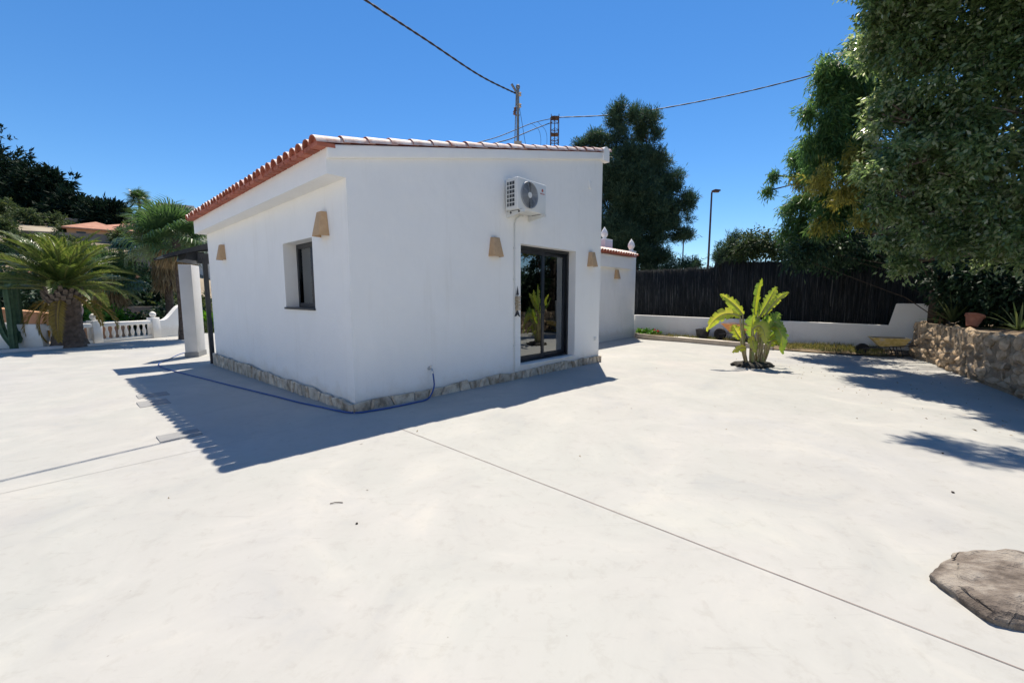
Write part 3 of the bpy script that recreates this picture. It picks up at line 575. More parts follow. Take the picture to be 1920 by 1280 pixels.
po = tag(MB().box2((-.045, -.045, 0), (.045, .045, 2.62)).build('post', 'anthracite'), 'slim dark metal post against the far end of the eave wall', 'post'); po.location = H(-.03, 7.36, -.19); po.rotation_euler = (0, 0, TH)
pr = thing('pillar', 'pale grey square porch pillar left of the house with darker base band', 'pillar', (-9.15, 11.89, gz(-9.15, 11.89)), R(19.9))
bevel(MB().box2((-.15, -.31, .14), (.15, .31, 2.58)).build('shaft', 'render_grey', pr), .008); MB().box2((-.165, -.325, -.02), (.165, .325, .14)).build('base_band', 'cover_grey', pr)

# annex
an = thing('annex', 'low white annex wall with tiled coping behind the house', 'annex', H(0, 2.4, 0), TH)
AX0, AX1 = 6.3, 12.74
MB().ngon_prism([(AX0, -.3), (AX1, -.3), (AX1, 3.22), (12.4, 3.22), (12.4, 2.98), (AX0, 2.98)], 0, .3, 'y').build('wall', 'plaster_wall', an)
MB().ngon_prism([(AX0, 2.50), (12.25, 2.50), (12.25, 2.93), (AX0, 2.93)], -.14, .02, 'y').build('cornice', 'plaster_wall', an)
rt = MB().ngon_prism([(-.2, 2.94), (.9, 3.34), (.9, 3.40), (-.2, 2.98)], AX0, 12.38, 'x').build('roof', 'terracotta', an)
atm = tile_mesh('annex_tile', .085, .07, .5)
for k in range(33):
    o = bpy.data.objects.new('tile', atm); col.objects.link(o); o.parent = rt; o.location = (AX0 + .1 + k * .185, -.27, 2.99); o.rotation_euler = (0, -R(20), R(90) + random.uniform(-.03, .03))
def finial(x, y, z, label, blk):
    t = thing('finial', label, 'finial', H(x, 2.4 + y, z), TH, 'white flame finials on the annex')
    if blk: bevel(MB().box2((-.28, -.2, -.5), (.28, .2, .33)).build('block', 'plaster_wall', t), .015)
    b = .33 if blk else 0
    MB().lathe([(.09, b - .02), (.09, b + .03), (.06, b + .06), (.10, b + .11), (.135, b + .18), (.12, b + .26), (.07, b + .36), (.03, b + .42), (.004, b + .46)], 14).build('flame', 'plaster_wall', t, smooth=60)
finial(11.52, .7, 3.28, 'white flame finial on a block above the annex roof', True)
finial(12.55, .12, 3.22, 'white flame finial at the right-hand end of the annex wall', False)
sconce(11.2, 2.4, 2.12, TH, 'small clay wall sconce on the annex wall under its tiled roof')
# ------------------------------------------------------------------ right side: boundary wall, fence, bed
bw = thing('boundary_wall', 'low white boundary wall below the dark brushwood fence, stepping up at its right end', 'wall', H(12.8, 0, 0), TH)
mb = MB()
mb.ngon_prism([(2.5, -.3), (2.5, .76), (-5.02, .70), (-5.02, -.3)], 0, .22, 'x').build('low_wall', 'plaster_wall', bw)
o = MB().ngon_prism([(-5.02, -.3), (-5.02, .70), (-5.13, 1.28), (-5.15, 1.30), (-5.88, 1.30), (-6.1, .9), (-6.3, .86), (-16, .86), (-16, -.3)], .0, .24, 'x').build('raised_end', 'plaster_wall', bw)
fe = thing('brushwood_fence', 'tall dark brushwood screen fence behind the low white wall', 'fence', H(13.8, 0, 0), TH)
MB().ngon_prism([(3.2, .3), (3.2, 2.49), (-.0, 2.51), (-.4, 2.68), (-5.9, 2.56), (-17, 2.5), (-17, .3)], .03, .06, 'x').build('backing', 'brush_back', fe)
k = 5200; s = 3.1 - 20 * (rng.random(k) ** 1.25); top = np.interp(-s, [-3.1, .0, .4, 5.9, 17], [2.52, 2.54, 2.72, 2.60, 2.55]) + rng.normal(0, .028, k) - (rng.random(k) < .45) * rng.random(k) * 1.0
bot = np.maximum(.45 + rng.random(k) * .3, top - rng.uniform(.5, 2.0, k)); lean = rng.normal(0, .035, k) + np.where(s > -.4, .16, 0) * rng.random(k)
wd = rng.uniform(.006, .017, k); dp = rng.uniform(-.02, .028, k)
V = np.zeros((k, 4, 3)); V[:, 0] = np.stack([dp, s - wd / 2, bot], 1); V[:, 1] = np.stack([dp, s + wd / 2, bot], 1)
V[:, 2] = np.stack([dp, s + wd / 2 + lean * (top - bot), top], 1); V[:, 3] = np.stack([dp, s - wd / 2 + lean * (top - bot), top], 1)
V2 = V.copy(); V2[:, :, 0] += wd[:, None] * .9; V2[:, :, 1] = V2[:, :, 1].mean(1, keepdims=True) * .0 + V2[:, :, 1]
VV = np.concatenate([V, V2], 1).reshape(-1, 3); b8 = np.arange(k)[:, None] * 8
F = np.concatenate([b8 + np.array([0, 1, 2, 3]), b8 + np.array([4, 7, 6, 5]), b8 + np.array([0, 3, 7, 4]), b8 + np.array([1, 5, 6, 2]), b8 + np.array([3, 2, 6, 7])])
kind(link('brushwood_sticks', np_mesh('brushwood_sticks', VV, F), fe, ['brushwood']), 'stuff')
for yy in (1.2, -1.3, -3.8, -6.3, -8.8): MB().tube([(.10, yy, -.3), (.10, yy, 2.45)], .025, 6).build('fence_post', 'iron_dark', fe)
# planting bed with its kerb
bed_pts = [(12.45, 2.15), (12.2, 1.95), (11.95, 1.2), (11.7, 0), (11.5, -1.3), (11.38, -2.6), (11.36, -3.6), (11.5, -4.4), (11.78, -5.0), (12.2, -5.5)]
mb = MB(); vs = []; fs = []
for i, (x, y) in enumerate(bed_pts): vs += [H(x, y, .02 if i < 5 else -.02), H(12.82, y, .05)]
fs = [(2 * i, 2 * i + 1, 2 * i + 3, 2 * i + 2) for i in range(len(bed_pts) - 1)]
kind(mb.add(vs, fs).build('planting_bed', 'soil'), 'structure')
kp = [Vector(H(x, y)) for x, y in bed_pts[:6]]; org = Vector(H(11.95, .3, -.05))
kb = thing('bed_kerb', 'tan rendered kerb curving round the planting bed', 'kerb', org)
mb = MB(); vs = []
for i, p in enumerate(kp):
    t = (kp[min(i + 1, len(kp) - 1)] - kp[max(i - 1, 0)]).normalized(); s = Vector((-t.y, t.x, 0)) * .055
    for q, z in ((p + s, -.06), (p + s, .095), (p - s, .095), (p - s, -.06)): vs.append(Vector((q.x, q.y, z + .0)) - org + Vector((0, 0, .0)))
m = len(kp); mb.add(vs, [(4 * i + a, 4 * i + (a + 1) % 4, 4 * i + 4 + (a + 1) % 4, 4 * i + 4 + a) for i in range(m - 1) for a in range(4)] + [(0, 1, 2, 3), (4 * m - 4, 4 * m - 1, 4 * m - 2, 4 * m - 3)])
mb.build('kerb', 'kerb_tan', kb)
def curve_slab(): 
    mb = MB(); P = [(11.98, .55), (11.83, -.1), (11.66, -.9), (11.55, -1.7), (11.47, -2.5)]; vs = []
    for x, y in P: vs += [H(x - .01, y, .085), H(x + .22, y, .085), H(x - .01, y, .0), H(x + .22, y, .0)]
    fs = []
    for i in range(len(P) - 1):
        a, b = 4 * i, 4 * i + 4; fs += [(a, a + 1, b + 1, b), (a + 1, a + 3, b + 3, b + 1), (a, b, b + 2, a + 2)]
    fs += [(0, 2, 3, 1), (4 * len(P) - 4, 4 * len(P) - 3, 4 * len(P) - 1, 4 * len(P) - 2)]
    return tag(mb.add(vs, fs).build('edging_slab', 'pale_slab'), 'pale flat edging slab lying inside the kerb of the bed', 'slab')
curve_slab()
def grass(name, label, pts, n, L, W, mat):
    P = np.array(pts)[rng.integers(0, len(pts), n)] + np.concatenate([rng.normal(0, .09, (n, 2)), np.zeros((n, 1))], 1)
    V, F, rn = leaf_quads(P, unit(rng.normal(0, .5, (n, 3)) + np.array([0, 0, 1.0])), L * rng.uniform(.3, 1.3, n), W, np.clip(rng.random(n), 0, 1))
    o = link(name, np_mesh(name, V, F, rn), None, [mat]); o['label'] = label; o['category'] = 'weeds'; kind(o, 'stuff')
wp = [H(12.3 + random.uniform(-.3, .45), y + random.uniform(-.1, .1), .03) for y in np.concatenate([np.linspace(1.4, -2.2, 46), np.linspace(-3.0, -4.9, 30)])] + [H(11.75 + random.uniform(-.25, .5), y, .0) for y in np.linspace(-2.8, -4.9, 40)]
grass('weeds', 'dry green weeds growing along the planting bed', wp, 5200, .15, .012, 'leaf_weed')
ge = bush('flowering_plant', 'small green plant with red flowers at the left end of the bed', H(12.4, 1.75, .03), [(*H(12.4, 1.75, .14), .2, .2, .13), (*H(12.35, 1.4, .13), .2, .2, .12), (*H(12.5, 2.0, .12), .16, .16, .12)], 'leaf_lime', 'plant', twigs=60, per=7, L=.07, W=.06, spread=.05)
V, F, rn = clump_leaves([(*H(12.3, 1.3, .24), .1, .1, .04), (*H(12.5, 2.0, .22), .1, .1, .04)], 8, 4, .05, .05, spread=.02); link('flower', np_mesh('flower', V - np.array(ge.location), F, rn), ge, ['flower_red'])
# builder's bucket
bk = thing('bucket', 'black rubber builder bucket standing in the weedy bed', 'bucket', H(12.35, -.32, .045), TH)
MB().lathe([(.001, 0), (.17, 0), (.225, .30), (.24, .31), (.24, .325), (.215, .325), (.16, .03), (.001, .03)], 20).build('body', 'bucket_black', bk, smooth=50)
for s in (-1, 1): MB().tube([(s * .225, -.06, .31), (s * .25, -.05, .36), (s * .25, .05, .36), (s * .225, .06, .31)], .012, 6).build('handle', 'bucket_black', bk, smooth=60)
# wheelbarrows: wheel at local +x end
def barrow(label, loc, rz, tray_m, wheel_m, big, frame_m='iron_dark', sc_b=1.0):
    t = thing('wheelbarrow', label, 'wheelbarrow', loc, rz)
    vs = []; 
    for (xa, xb, ya, z) in [(-.30, .24, .20, .30), (-.42, .46, .33, .56)]: vs += [(xa, -ya, z), (xb, -ya * .85, z), (xb, ya * .85, z), (xa, ya, z)]
    vs += [(x * .965, y * .95, z + (.012 if i < 4 else .002)) for i, (x, y, z) in enumerate(vs)]
    mb = MB(); mb.add(vs, [(0, 1, 2, 3), (0, 4, 5, 1), (1, 5, 6, 2), (2, 6, 7, 3), (3, 7, 4, 0)]); mb.add(vs, [(4, 12, 13, 5), (5, 13, 14, 6), (6, 14, 15, 7), (7, 15, 12, 4)])
    tr = mb.build('tray', tray_m, t)
    mb = MB(); mb.add(vs[8:], [(0, 3, 2, 1), (0, 1, 5, 4), (1, 2, 6, 5), (2, 3, 7, 6), (3, 0, 4, 7)]); mb.build('cement_lining', 'cement_crust', tr)
    rim = MB(); rim.tube([vs[4], vs[5], vs[6], vs[7], vs[4]], .012, 6); rim.build('rim', tray_m, tr)
    for s in (-1, 1):
        MB().tube([(.62, s * .06, .2), (.1, s * .2, .285), (-.4, s * .27, .36), (-.95, s * .29, .46)], .016, 6).build('rail', frame_m, t, smooth=60)
        MB().tube([(-.93, s * .29, .457), (-1.06, s * .295, .478)], .021, 8).build('grip', 'rubber', t, smooth=60)
        MB().tube([(-.22, s * .23, .32), (-.3, s * .24, .015), (-.18, s * .24, .015), (-.05, s * .22, .30)], .013, 6).build('leg', frame_m, t, smooth=60)
    Mw = Matrix.Rotation(R(90), 3, 'X'); wr = .20 if big else .18
    t.scale = (sc_b, sc_b, sc_b); wh = MB().lathe([(wr - .07, -.03), (wr - .02, -.04), (wr, -.022), (wr, .022), (wr - .02, .04), (wr - .07, .03)], 22, (.62, 0, wr), Mw).build('wheel', 'rubber', t, smooth=50)
    MB().lathe([(.001, -.02), (wr - .065, -.024), (wr - .065, .024), (.001, .02)], 18, (.62, 0, wr), Mw).build('rim', wheel_m, wh, smooth=40)
    MB().tube([(.62, -.09, wr), (.62, .09, wr)], .012, 6).build('axle', 'iron_dark', wh)
    return t
barrow('yellow wheelbarrow parked against the low white wall by the stone wall', (9.72, 10.62, -.04), R(150), 'yellow_paint', 'iron_dark', False, sc_b=.84)
barrow('orange wheelbarrow with green wheel half hidden behind the banana plant', H(12.2, -1.5, .045), TH + R(80), 'orange_paint', 'green_paint', True)

# ------------------------------------------------------------------ stone retaining wall and terrace
SW = [(10.35, 10.75), (10.0, 10.25), (9.73, 9.58), (8.73, 7.96), (8.11, 6.88), (7.59, 6.02), (7.15, 5.2), (6.9, 4.2), (6.75, 3.0), (6.7, 1.0), (6.7, -8.0)]
def along(P, s):
    for a, b in zip(P[:-1], P[1:]):
        d = math.dist(a, b)
        if s <= d or b == P[-1]: 
            u = min(1, s / d); return (a[0] + (b[0] - a[0]) * u, a[1] + (b[1] - a[1]) * u), ((b[0] - a[0]) / d, (b[1] - a[1]) / d)
        s -= d
sw = thing('stone_wall', 'rough rubble stone retaining wall along the right-hand edge', 'wall', (8.73, 7.96, -.05)); so = Vector(sw.location)
mb = MB(); vs = []
for i, p in enumerate(SW):
    a = Vector(SW[max(i - 1, 0)]); b = Vector(SW[min(i + 1, len(SW) - 1)]); t = (b - a).normalized(); nrm = Vector((t.y, -t.x)) * -1   # towards the terrace (left of travel)
    nrm = Vector((-t.y, t.x)); base = Vector(p); 
    for off, z in ((.035, -.3), (.085, .84), (.55, .80), (.55, -.3)): q = base + nrm * off; vs.append((q.x - so.x, q.y - so.y, z - so.z))
m = len(SW); mb.add(vs, [(4 * i + a, 4 * i + (a + 1) % 4, 4 * i + 4 + (a + 1) % 4, 4 * i + 4 + a) for i in range(m - 1) for a in range(4)] + [(0, 1, 2, 3)])
mb.build('core', 'earth_mortar', sw)
srr = random.Random(21); svar = []
for k in range(9):
    bm = bmesh.new(); bmesh.ops.create_icosphere(bm, subdivisions=2, radius=1)
    pl_ = [(Vector((srr.uniform(-1, 1), srr.uniform(-1, 1), srr.uniform(-1, 1))).normalized(), srr.uniform(.42, .78)) for _ in range(10)]
    for v in bm.verts:
        for nn, dd in pl_:
            e = v.co.dot(nn) - dd
            if e > 0: v.co -= nn * e
    me = bpy.data.meshes.new('rubble_stone'); bm.to_mesh(me); bm.free(); me.polygons.foreach_set('use_smooth', [True] * len(me.polygons)); me.set_sharp_from_angle(angle=R(42)); me.materials.append(MATS['rubble']); svar.append(me)
Ltot = sum(math.dist(a, b) for a, b in zip(SW[:6], SW[1:7])) + .3
z = .02; row = 0
while z < .86:
    rh = srr.uniform(.12, .21); s = srr.uniform(0, .12)
    while s < Ltot:
        wdt = srr.choice((srr.uniform(.10, .2), srr.uniform(.2, .42))) * (1.15 if z < .25 else 1); (px, py), t = along(SW, s + wdt / 2); nrm = Vector((-t[1], t[0], 0))
        zz = z + rh * .5 + srr.uniform(-.05, .05); hgt = rh * srr.uniform(.48, .66)
        if zz + hgt * .7 > .95: hgt = .07
        c = Vector((px, py, zz - .05)) + nrm * (.075 + .06 * zz + srr.uniform(-.02, .02))
        o = bpy.data.objects.new('stone', svar[srr.randrange(9)]); col.objects.link(o); o.parent = sw; o.location = c - Vector((so.x, so.y, so.z + .0))
        o.scale = (wdt * .66, .11 * srr.uniform(.8, 1.3), hgt * 1.25); o.rotation_euler = (srr.uniform(-.25, .25), srr.uniform(-.3, .3), math.atan2(t[1], t[0]) + srr.choice((0, math.pi)) + srr.uniform(-.15, .15)); s += wdt
    z += rh
mb = MB(); vs = []; ter = [(10.6, 11.1)] + SW[1:]
for i, p in enumerate(SW):
    a = Vector(SW[max(i - 1, 0)]); b = Vector(SW[min(i + 1, len(SW) - 1)]); t = (b - a).normalized(); q = Vector(p) + Vector((-t.y, t.x)) * .4
    vs += [(q.x, q.y, .80), (13.0 if i < 2 else 22, q.y + (0 if i > 2 else .0), .95 + .02 * i)]
kind(mb.add(vs, [(2 * i, 2 * i + 1, 2 * i + 3, 2 * i + 2) for i in range(len(SW) - 1)]).build('terrace_soil', 'soil'), 'structure')
# spiky plant and pot on the terrace
def strap_leaf(mb, base, d, L, W, droop, rn, rlist, seg=6):
    d = Vector(d).normalized(); side = d.cross(Vector((0, 0, 1)))
    side = side.normalized() if side.length > .05 else Vector((1, 0, 0)); vs = []; p = Vector(base)
    for i in range(seg + 1):
        u = i / seg; wdt = W * (1 - u) ** .7 * (.75 + .5 * u) + .001; dd = (d + Vector((0, 0, -droop * u * u))).normalized()
        if i: p = p + dd * L / seg
        up = side.cross(dd) * wdt * .25; vs += [p - side * wdt + up, p, p + side * wdt + up]
    fs = [f for i in range(seg) for f in ((3 * i, 3 * i + 1, 3 * i + 4, 3 * i + 3), (3 * i + 1, 3 * i + 2, 3 * i + 5, 3 * i + 4))]
    b = len(mb.v); mb.add(vs, fs); rlist += [rn] * len(vs)
def rosette(name, label, loc, n, L, W, mat, el0=15, el1=80, droop=.6, cat='plant'):
    t = thing(name, label, cat, loc); 
    for k in range(n):
        mb = MB(); rl = []; el = R(el0 + (el1 - el0) * (k / n) ** .8); az = k * 2.399 + random.uniform(-.2, .2)
        strap_leaf(mb, (0, 0, .05), (math.cos(az) * math.cos(el), math.sin(az) * math.cos(el), math.sin(el)), L * random.uniform(.75, 1.1), W, droop * math.cos(el), random.uniform(.2, .9), rl)
        me = mb.mesh('leaf', 180); at = me.attributes.new('rnd', 'FLOAT', 'POINT'); at.data.foreach_set('value', rl); link('leaf', me, t, [mat])
    return t
rosette('spiky_plant', 'spiky strap-leaved plant on the terrace beside the white wall end', (10.15, 9.55, .84), 26, .8, .035, 'leaf_bush', 10, 80, .5)
rosette('spiky_plant', 'smaller spiky plant on the terrace right of the clay pot', (8.95, 7.3, .84), 18, .5, .03, 'leaf_bush', 10, 75, .6)
pt = thing('clay_pot', 'tilted terracotta pot on top of the stone wall', 'pot', (9.72, 8.75, .86)); pt.rotation_euler = (0, R(20), .3); pt.scale = (.72, .72, .72)
MB().lathe([(.001, 0), (.12, 0), (.19, .30), (.215, .30), (.215, .36), (.19, .36), (.175, .30), (.11, .03), (.001, .03)], 18).build('body', 'pot_clay', pt, smooth=45); MB().lathe([(.001, .25), (.165, .25), (.165, .26), (.001, .27)], 14).build('soil', 'dark_soil', pt)
# boulder
bm = bmesh.new(); bmesh.ops.create_cube(bm, size=1); bmesh.ops.subdivide_edges(bm, edges=bm.edges, cuts=23, use_grid_fill=True)
from mathutils import noise as mn
cuts = [(Vector((-.8, .75, .35)).normalized(), .40), (Vector((-1, -.1, .55)).normalized(), .435), (Vector((-.75, -.9, .3)).normalized(), .50), (Vector((-.15, -1, .55)).normalized(), .335), (Vector((.1, 1, .5)).normalized(), .345), (Vector((.8, .7, .2)).normalized(), .52), (Vector((.10, .03, 1)).normalized(), .128), (Vector((-.22, .10, 1)).normalized(), .145), (Vector((-.05, -.30, 1)).normalized(), .165)]
for v in bm.verts:
    q = Vector((v.co.x * 1.05, v.co.y * .80, (v.co.z + .5) * .20 - .02))
    for _ in range(2):
        for nn, dd in cuts:
            e = q.dot(nn) - dd
            if e > 0: q -= nn * e
    s1 = mn.noise(Vector((q.x * 2.2 + q.y * 3.0, q.y * 5.0 - q.x * 1.6, 3.0))); d = mn.fractal(q * 9, 1.0, 2.0, 6)
    if q.z > .06: q.z += -.016 * round(s1 * 2.2) * .8 + .006 * d          # slaty ledges
    else: q += Vector((q.x, q.y, 0)).normalized() * (.012 * d + .01 * math.sin(q.z * 90 + 3 * q.x))
    v.co = q
bmesh.ops.recalc_face_normals(bm, faces=bm.faces)
me = bpy.data.meshes.new('boulder'); bm.to_mesh(me); bm.free(); me.polygons.foreach_set('use_smooth', [True] * len(me.polygons)); me.set_sharp_from_angle(angle=R(24))
bo = tag(link('boulder', me, None, ['boulder']), 'flat brown boulder lying on the patio in the near right corner', 'boulder'); bo.location = (2.68, 1.90, 0); bo.rotation_euler = (0, 0, R(-12)); bo.scale = (.97, .78, .9)

# ------------------------------------------------------------------ bird of paradise plant
bp = thing('banana_plant', 'broad-leaved green banana-like plant in a cut-out of the patio', 'plant', (5.42, 9.2, -.05))
BX, BY = 5.42, 9.2
leaves = [  # petiole foot x, blade start (x, z), control, tip (x, z), half width, depth offset, colour
 (-.12, (-.40, 1.05), (-.86, 1.20), (-1.16, .74), .125, -.10, .85), (-.10, (-.24, 1.08), (-.42, 1.35), (-.72, 1.54), .105, .15, .75),
 (-.02, (-.06, .98), (-.10, 1.5), (.03, 1.88), .12, -.05, .62), (.02, (.02, 1.05), (.18, 1.42), (.28, 1.70), .11, -.12, .70),
 (.06, (.12, 1.1), (.28, 1.48), (.49, 1.58), .07, -.2, .8), (.08, (.16, 1.0), (.21, 1.2), (.24, 1.44), .12, .3, .45),
 (.05, (.02, .85), (.16, 1.02), (.32, 1.12), .13, -.22, .4), (-.08, (-.15, .62), (-.22, .9), (-.21, 1.10), .14, -.18, .6),
 (-.05, (-.20, .80), (-.10, .95), (-.08, .50), .13, -.36, .95), (.10, (.12, .80), (.32, .92), (.30, .28), .14, -.34, .55),
 (.14, (.24, .52), (.42, .72), (.60, .80), .10, -.05, .55), (.16, (.34, .38), (.55, .46), (.77, .55), .07, .12, .6),
 (-.14, (-.28, .36), (-.44, .40), (-.66, .29), .075, -.22, .95), (-.12, (-.30, .55), (-.42, .72), (-.46, .86), .11, .05, .8),
 (.08, (.04, .92), (.20, 1.0), (.31, .84), .10, -.3, .5), (.15, (.30, .50), (.46, .58), (.50, .30), .10, -.12, .65),

 (-.06, (-.16, .48), (-.28, .62), (-.24, .30), .09, -.30, .9), (.02, (.05, .6), (.06, .85), (.02, 1.08), .12, -.28, .5),]
def bez(a, b, c, t): return a * (1 - t) ** 2 + b * 2 * t * (1 - t) + c * t * t
for li, (fx, st, ct, tp2, hw2, dy2, cv) in enumerate(leaves):
    lr = random.Random(li); a = Vector((st[0], dy2 * .7, st[1] + .05)); c = Vector((tp2[0], dy2 * 1.5, tp2[1] + .05)); b_ = Vector((ct[0], dy2 * 1.2, ct[1] + .05)) * 1.0
    b_ = b_ + (b_ - (a + c) / 2) * .25; seg = 22; mb = MB(); rl = []; yaw = lr.uniform(-.7, .7)
    vs = []; side0 = None
    fr = []
    for i in range(seg + 1):
        t = i / seg; p = bez(a, b_, c, t); d = (bez(a, b_, c, min(1, t + .02)) - bez(a, b_, c, max(0, t - .02))).normalized()
        view = Vector((math.sin(yaw), -1, .35)).normalized(); sd_ = d.cross(view)
        sd_ = sd_.normalized() if sd_.length > .1 else Vector((0, 1, 0)); nr = sd_.cross(d).normalized()
        wdt = 1.16 * hw2 * (math.sin(math.pi * min(1, t * .93 + .06)) ** .62) * (1.06 - .25 * t); fr.append((p, d, sd_, nr, wdt))
    for sgn in (-1, 1):
        tear = 0; sw_ = 0; nxt = 0; g1 = 0
        for i in range(seg):
            g0 = 0
            if i == nxt: sw_ = lr.uniform(-.38, .14); g0 = g1; run = lr.choice((1, 2, 2, 3, 4)); nxt = i + run
            ends = (i + 1 == nxt); g1 = lr.choice((.0, .2, .4, .7)) * .055 if ends else 0
            p0, d0, s0, n0, w0 = fr[i]; p1, d1, s1, n1, w1 = fr[i + 1]; sh = .32
            mid0 = p0 + s0 * sgn * w0 * .55 + n0 * w0 * .22 + d0 * w0 * sh * .5; e0 = p0 + s0 * sgn * w0 + n0 * w0 * (.16 + sw_) + d0 * w0 * sh
            e0 = e0 + d0 * g0; k1 = 1
            mid1 = p1 + s1 * sgn * w1 * .55 + n1 * w1 * .22 + d1 * w1 * sh * .5; e1 = p1 + s1 * sgn * w1 * k1 + n1 * w1 * (.16 + sw_) + d1 * w1 * sh * k1 - d1 * g1
            bq = [p0, mid0, e0, p1, mid1, e1]; mb.add(bq, [(0, 3, 4, 1), (1, 4, 5, 2)]); cc = min(1, max(0, cv + lr.uniform(-.07, .07) + (.08 if sgn > 0 else -.06))); rl += [min(1, cc + .12), cc, max(0, cc - .05)] * 2
    me = bpy.data.meshes.new('leaf'); me.from_pydata([tuple(v) for v in mb.v], [], mb.f); me.polygons.foreach_set('use_smooth', [True] * len(me.polygons)); at = me.attributes.new('rnd', 'FLOAT', 'POINT'); at.data.foreach_set('value', rl)
    lf = link('leaf', me, bp, ['leaf_banana'])
    f0 = Vector((fx * 1.25, dy2 * .35, .02)); m0 = f0.lerp(a, .5) + Vector((fx * .3, 0, .0)); pts = [bez(f0, m0, a, t) for t in np.linspace(0, 1, 7)] + [fr[i][0] for i in range(1, seg - 2, 2)]
    MB().tube(pts, [.026 - .0013 * i for i in range(7)] + list(np.linspace(.014, .003, len(pts) - 7)), 6).build('petiole', 'petiole', lf, smooth=180)
ring = thing('planting_ring', 'low ring of dark soil and clods at the foot of the banana plant', 'soil mound', (5.36, 9.12, -.05))
bm = bmesh.new(); bmesh.ops.create_circle(bm, segments=40, radius=1, cap_ends=False); bm.free()
mb = MB(); prof = [(.40, -.02), (.385, .035), (.34, .075), (.22, .09), (.1, .10), (.001, .10)]; N_ = 36; vs = []
for r, z_ in prof:
    for k in range(N_):
        a = 2 * math.pi * k / N_; f_ = 1 + .13 * math.sin(3 * a + 1) + random.uniform(-.05, .05); vs.append((math.cos(a) * r * f_ * 1.08, math.sin(a) * r * f_ * .8, z_ + random.uniform(-.012, .012)))
mb.add(vs, [(i * N_ + k, i * N_ + (k + 1) % N_, (i + 1) * N_ + (k + 1) % N_, (i + 1) * N_ + k) for i in range(len(prof) - 1) for k in range(N_)]); mb.build('mound', 'dark_soil', ring, smooth=60)
for k in range(22):
    o = bpy.data.objects.new('clod', svar[k % 9].copy()); col.objects.link(o); o.parent = ring; o.data.materials.clear(); o.data.materials.append(MATS['dark_soil']); a = random.uniform(0, 6.28); r = random.uniform(.3, .42)
    o.location = (math.cos(a) * r * 1.08, math.sin(a) * r * .8, .03); sc_ = random.uniform(.03, .065); o.scale = (sc_ * 1.3, sc_, sc_ * .8); o.rotation_euler = (random.random(), random.random(), random.random() * 6)
# ------------------------------------------------------------------ large trees on the right
tree('evergreen_tree', 'large silvery-leaved evergreen tree overhanging the stone wall on the right', (10.6, 7.6, .85), 6.2, [(7.3, 8.2, 6.42, 0.67, 0.71, 0.79), (7.72, 7.8, 6.35, 0.73, 0.77, 0.85), (8.16, 7.4, 5.78, 0.73, 0.77, 0.86), (7.37, 8.2, 5.31, 0.63, 0.66, 0.74), (7.66, 7.6, 5.03, 0.71, 0.75, 0.83), (8.17, 7.2, 4.51, 0.71, 0.75, 0.83), (7.21, 8.0, 4.1, 0.57, 0.6, 0.67), (6.66, 7.9, 3.69, 0.33, 0.35, 0.31), (7.72, 7.6, 3.7, 0.67, 0.7, 0.78), (8.24, 7.2, 3.33, 0.67, 0.71, 0.79), (7.62, 7.8, 3.01, 0.51, 0.54, 0.6), (8.11, 7.4, 2.57, 0.57, 0.6, 0.67), (7.12, 8.2, 3.23, 0.3, 0.32, 0.3), (7.91, 8.5, 3.86, 0.37, 0.39, 0.35), (8.05, 8.3, 3.65, 0.36, 0.38, 0.32), (7.85, 8.0, 4.48, 0.39, 0.42, 0.46), (7.57, 8.4, 2.66, 0.37, 0.39, 0.32), (8.07, 8.6, 2.2, 0.38, 0.4, 0.29), (8.49, 7.0, 2.33, 0.54, 0.57, 0.63), (6.95, 8.0, 7.52, 0.7, 0.74, 0.82), (7.27, 7.4, 7.31, 0.73, 0.77, 0.86), (7.98, 7.0, 6.69, 0.77, 0.81, 0.9), (8.63, 6.8, 5.51, 0.74, 0.79, 0.88), (8.82, 6.6, 4.03, 0.72, 0.76, 0.85), (9.12, 6.6, 2.61, 0.65, 0.69, 0.76), (7.0, 8.4, 6.82, 0.41, 0.44, 0.49), (6.96, 8.2, 4.89, 0.36, 0.38, 0.42), (6.21, 5.6, 6.94, 0.8, 0.84, 0.94), (6.25, 6.8, 7.83, 0.74, 0.79, 0.88), (9.13, 6.2, 5.56, 0.95, 1.01, 1.12), (9.88, 6.2, 3.44, 0.95, 1.01, 1.12), (7.62, 5.6, 6.94, 0.92, 0.97, 1.08), (4.95, 7.5, 7.4, 0.5, 0.4, 0.35), (5.7, 7.2, 7.6, 0.7, 0.5, 0.4), (6.75, 7.6, 7.8, 0.9, 0.8, 0.6), (8.0, 5.2, 7.0, 1.3, 1.2, 1.0), (7.0, 8.2, 6.6, 0.7, 0.8, 0.7)], .26, 'leaf_silver', 'bark_pale', lean=(-.6, -.3), fork=.3, twigs=50, per=11, L=.10, W=.046, droop=.3, spread=.16, shell=.2, sub=9, subf=.40)
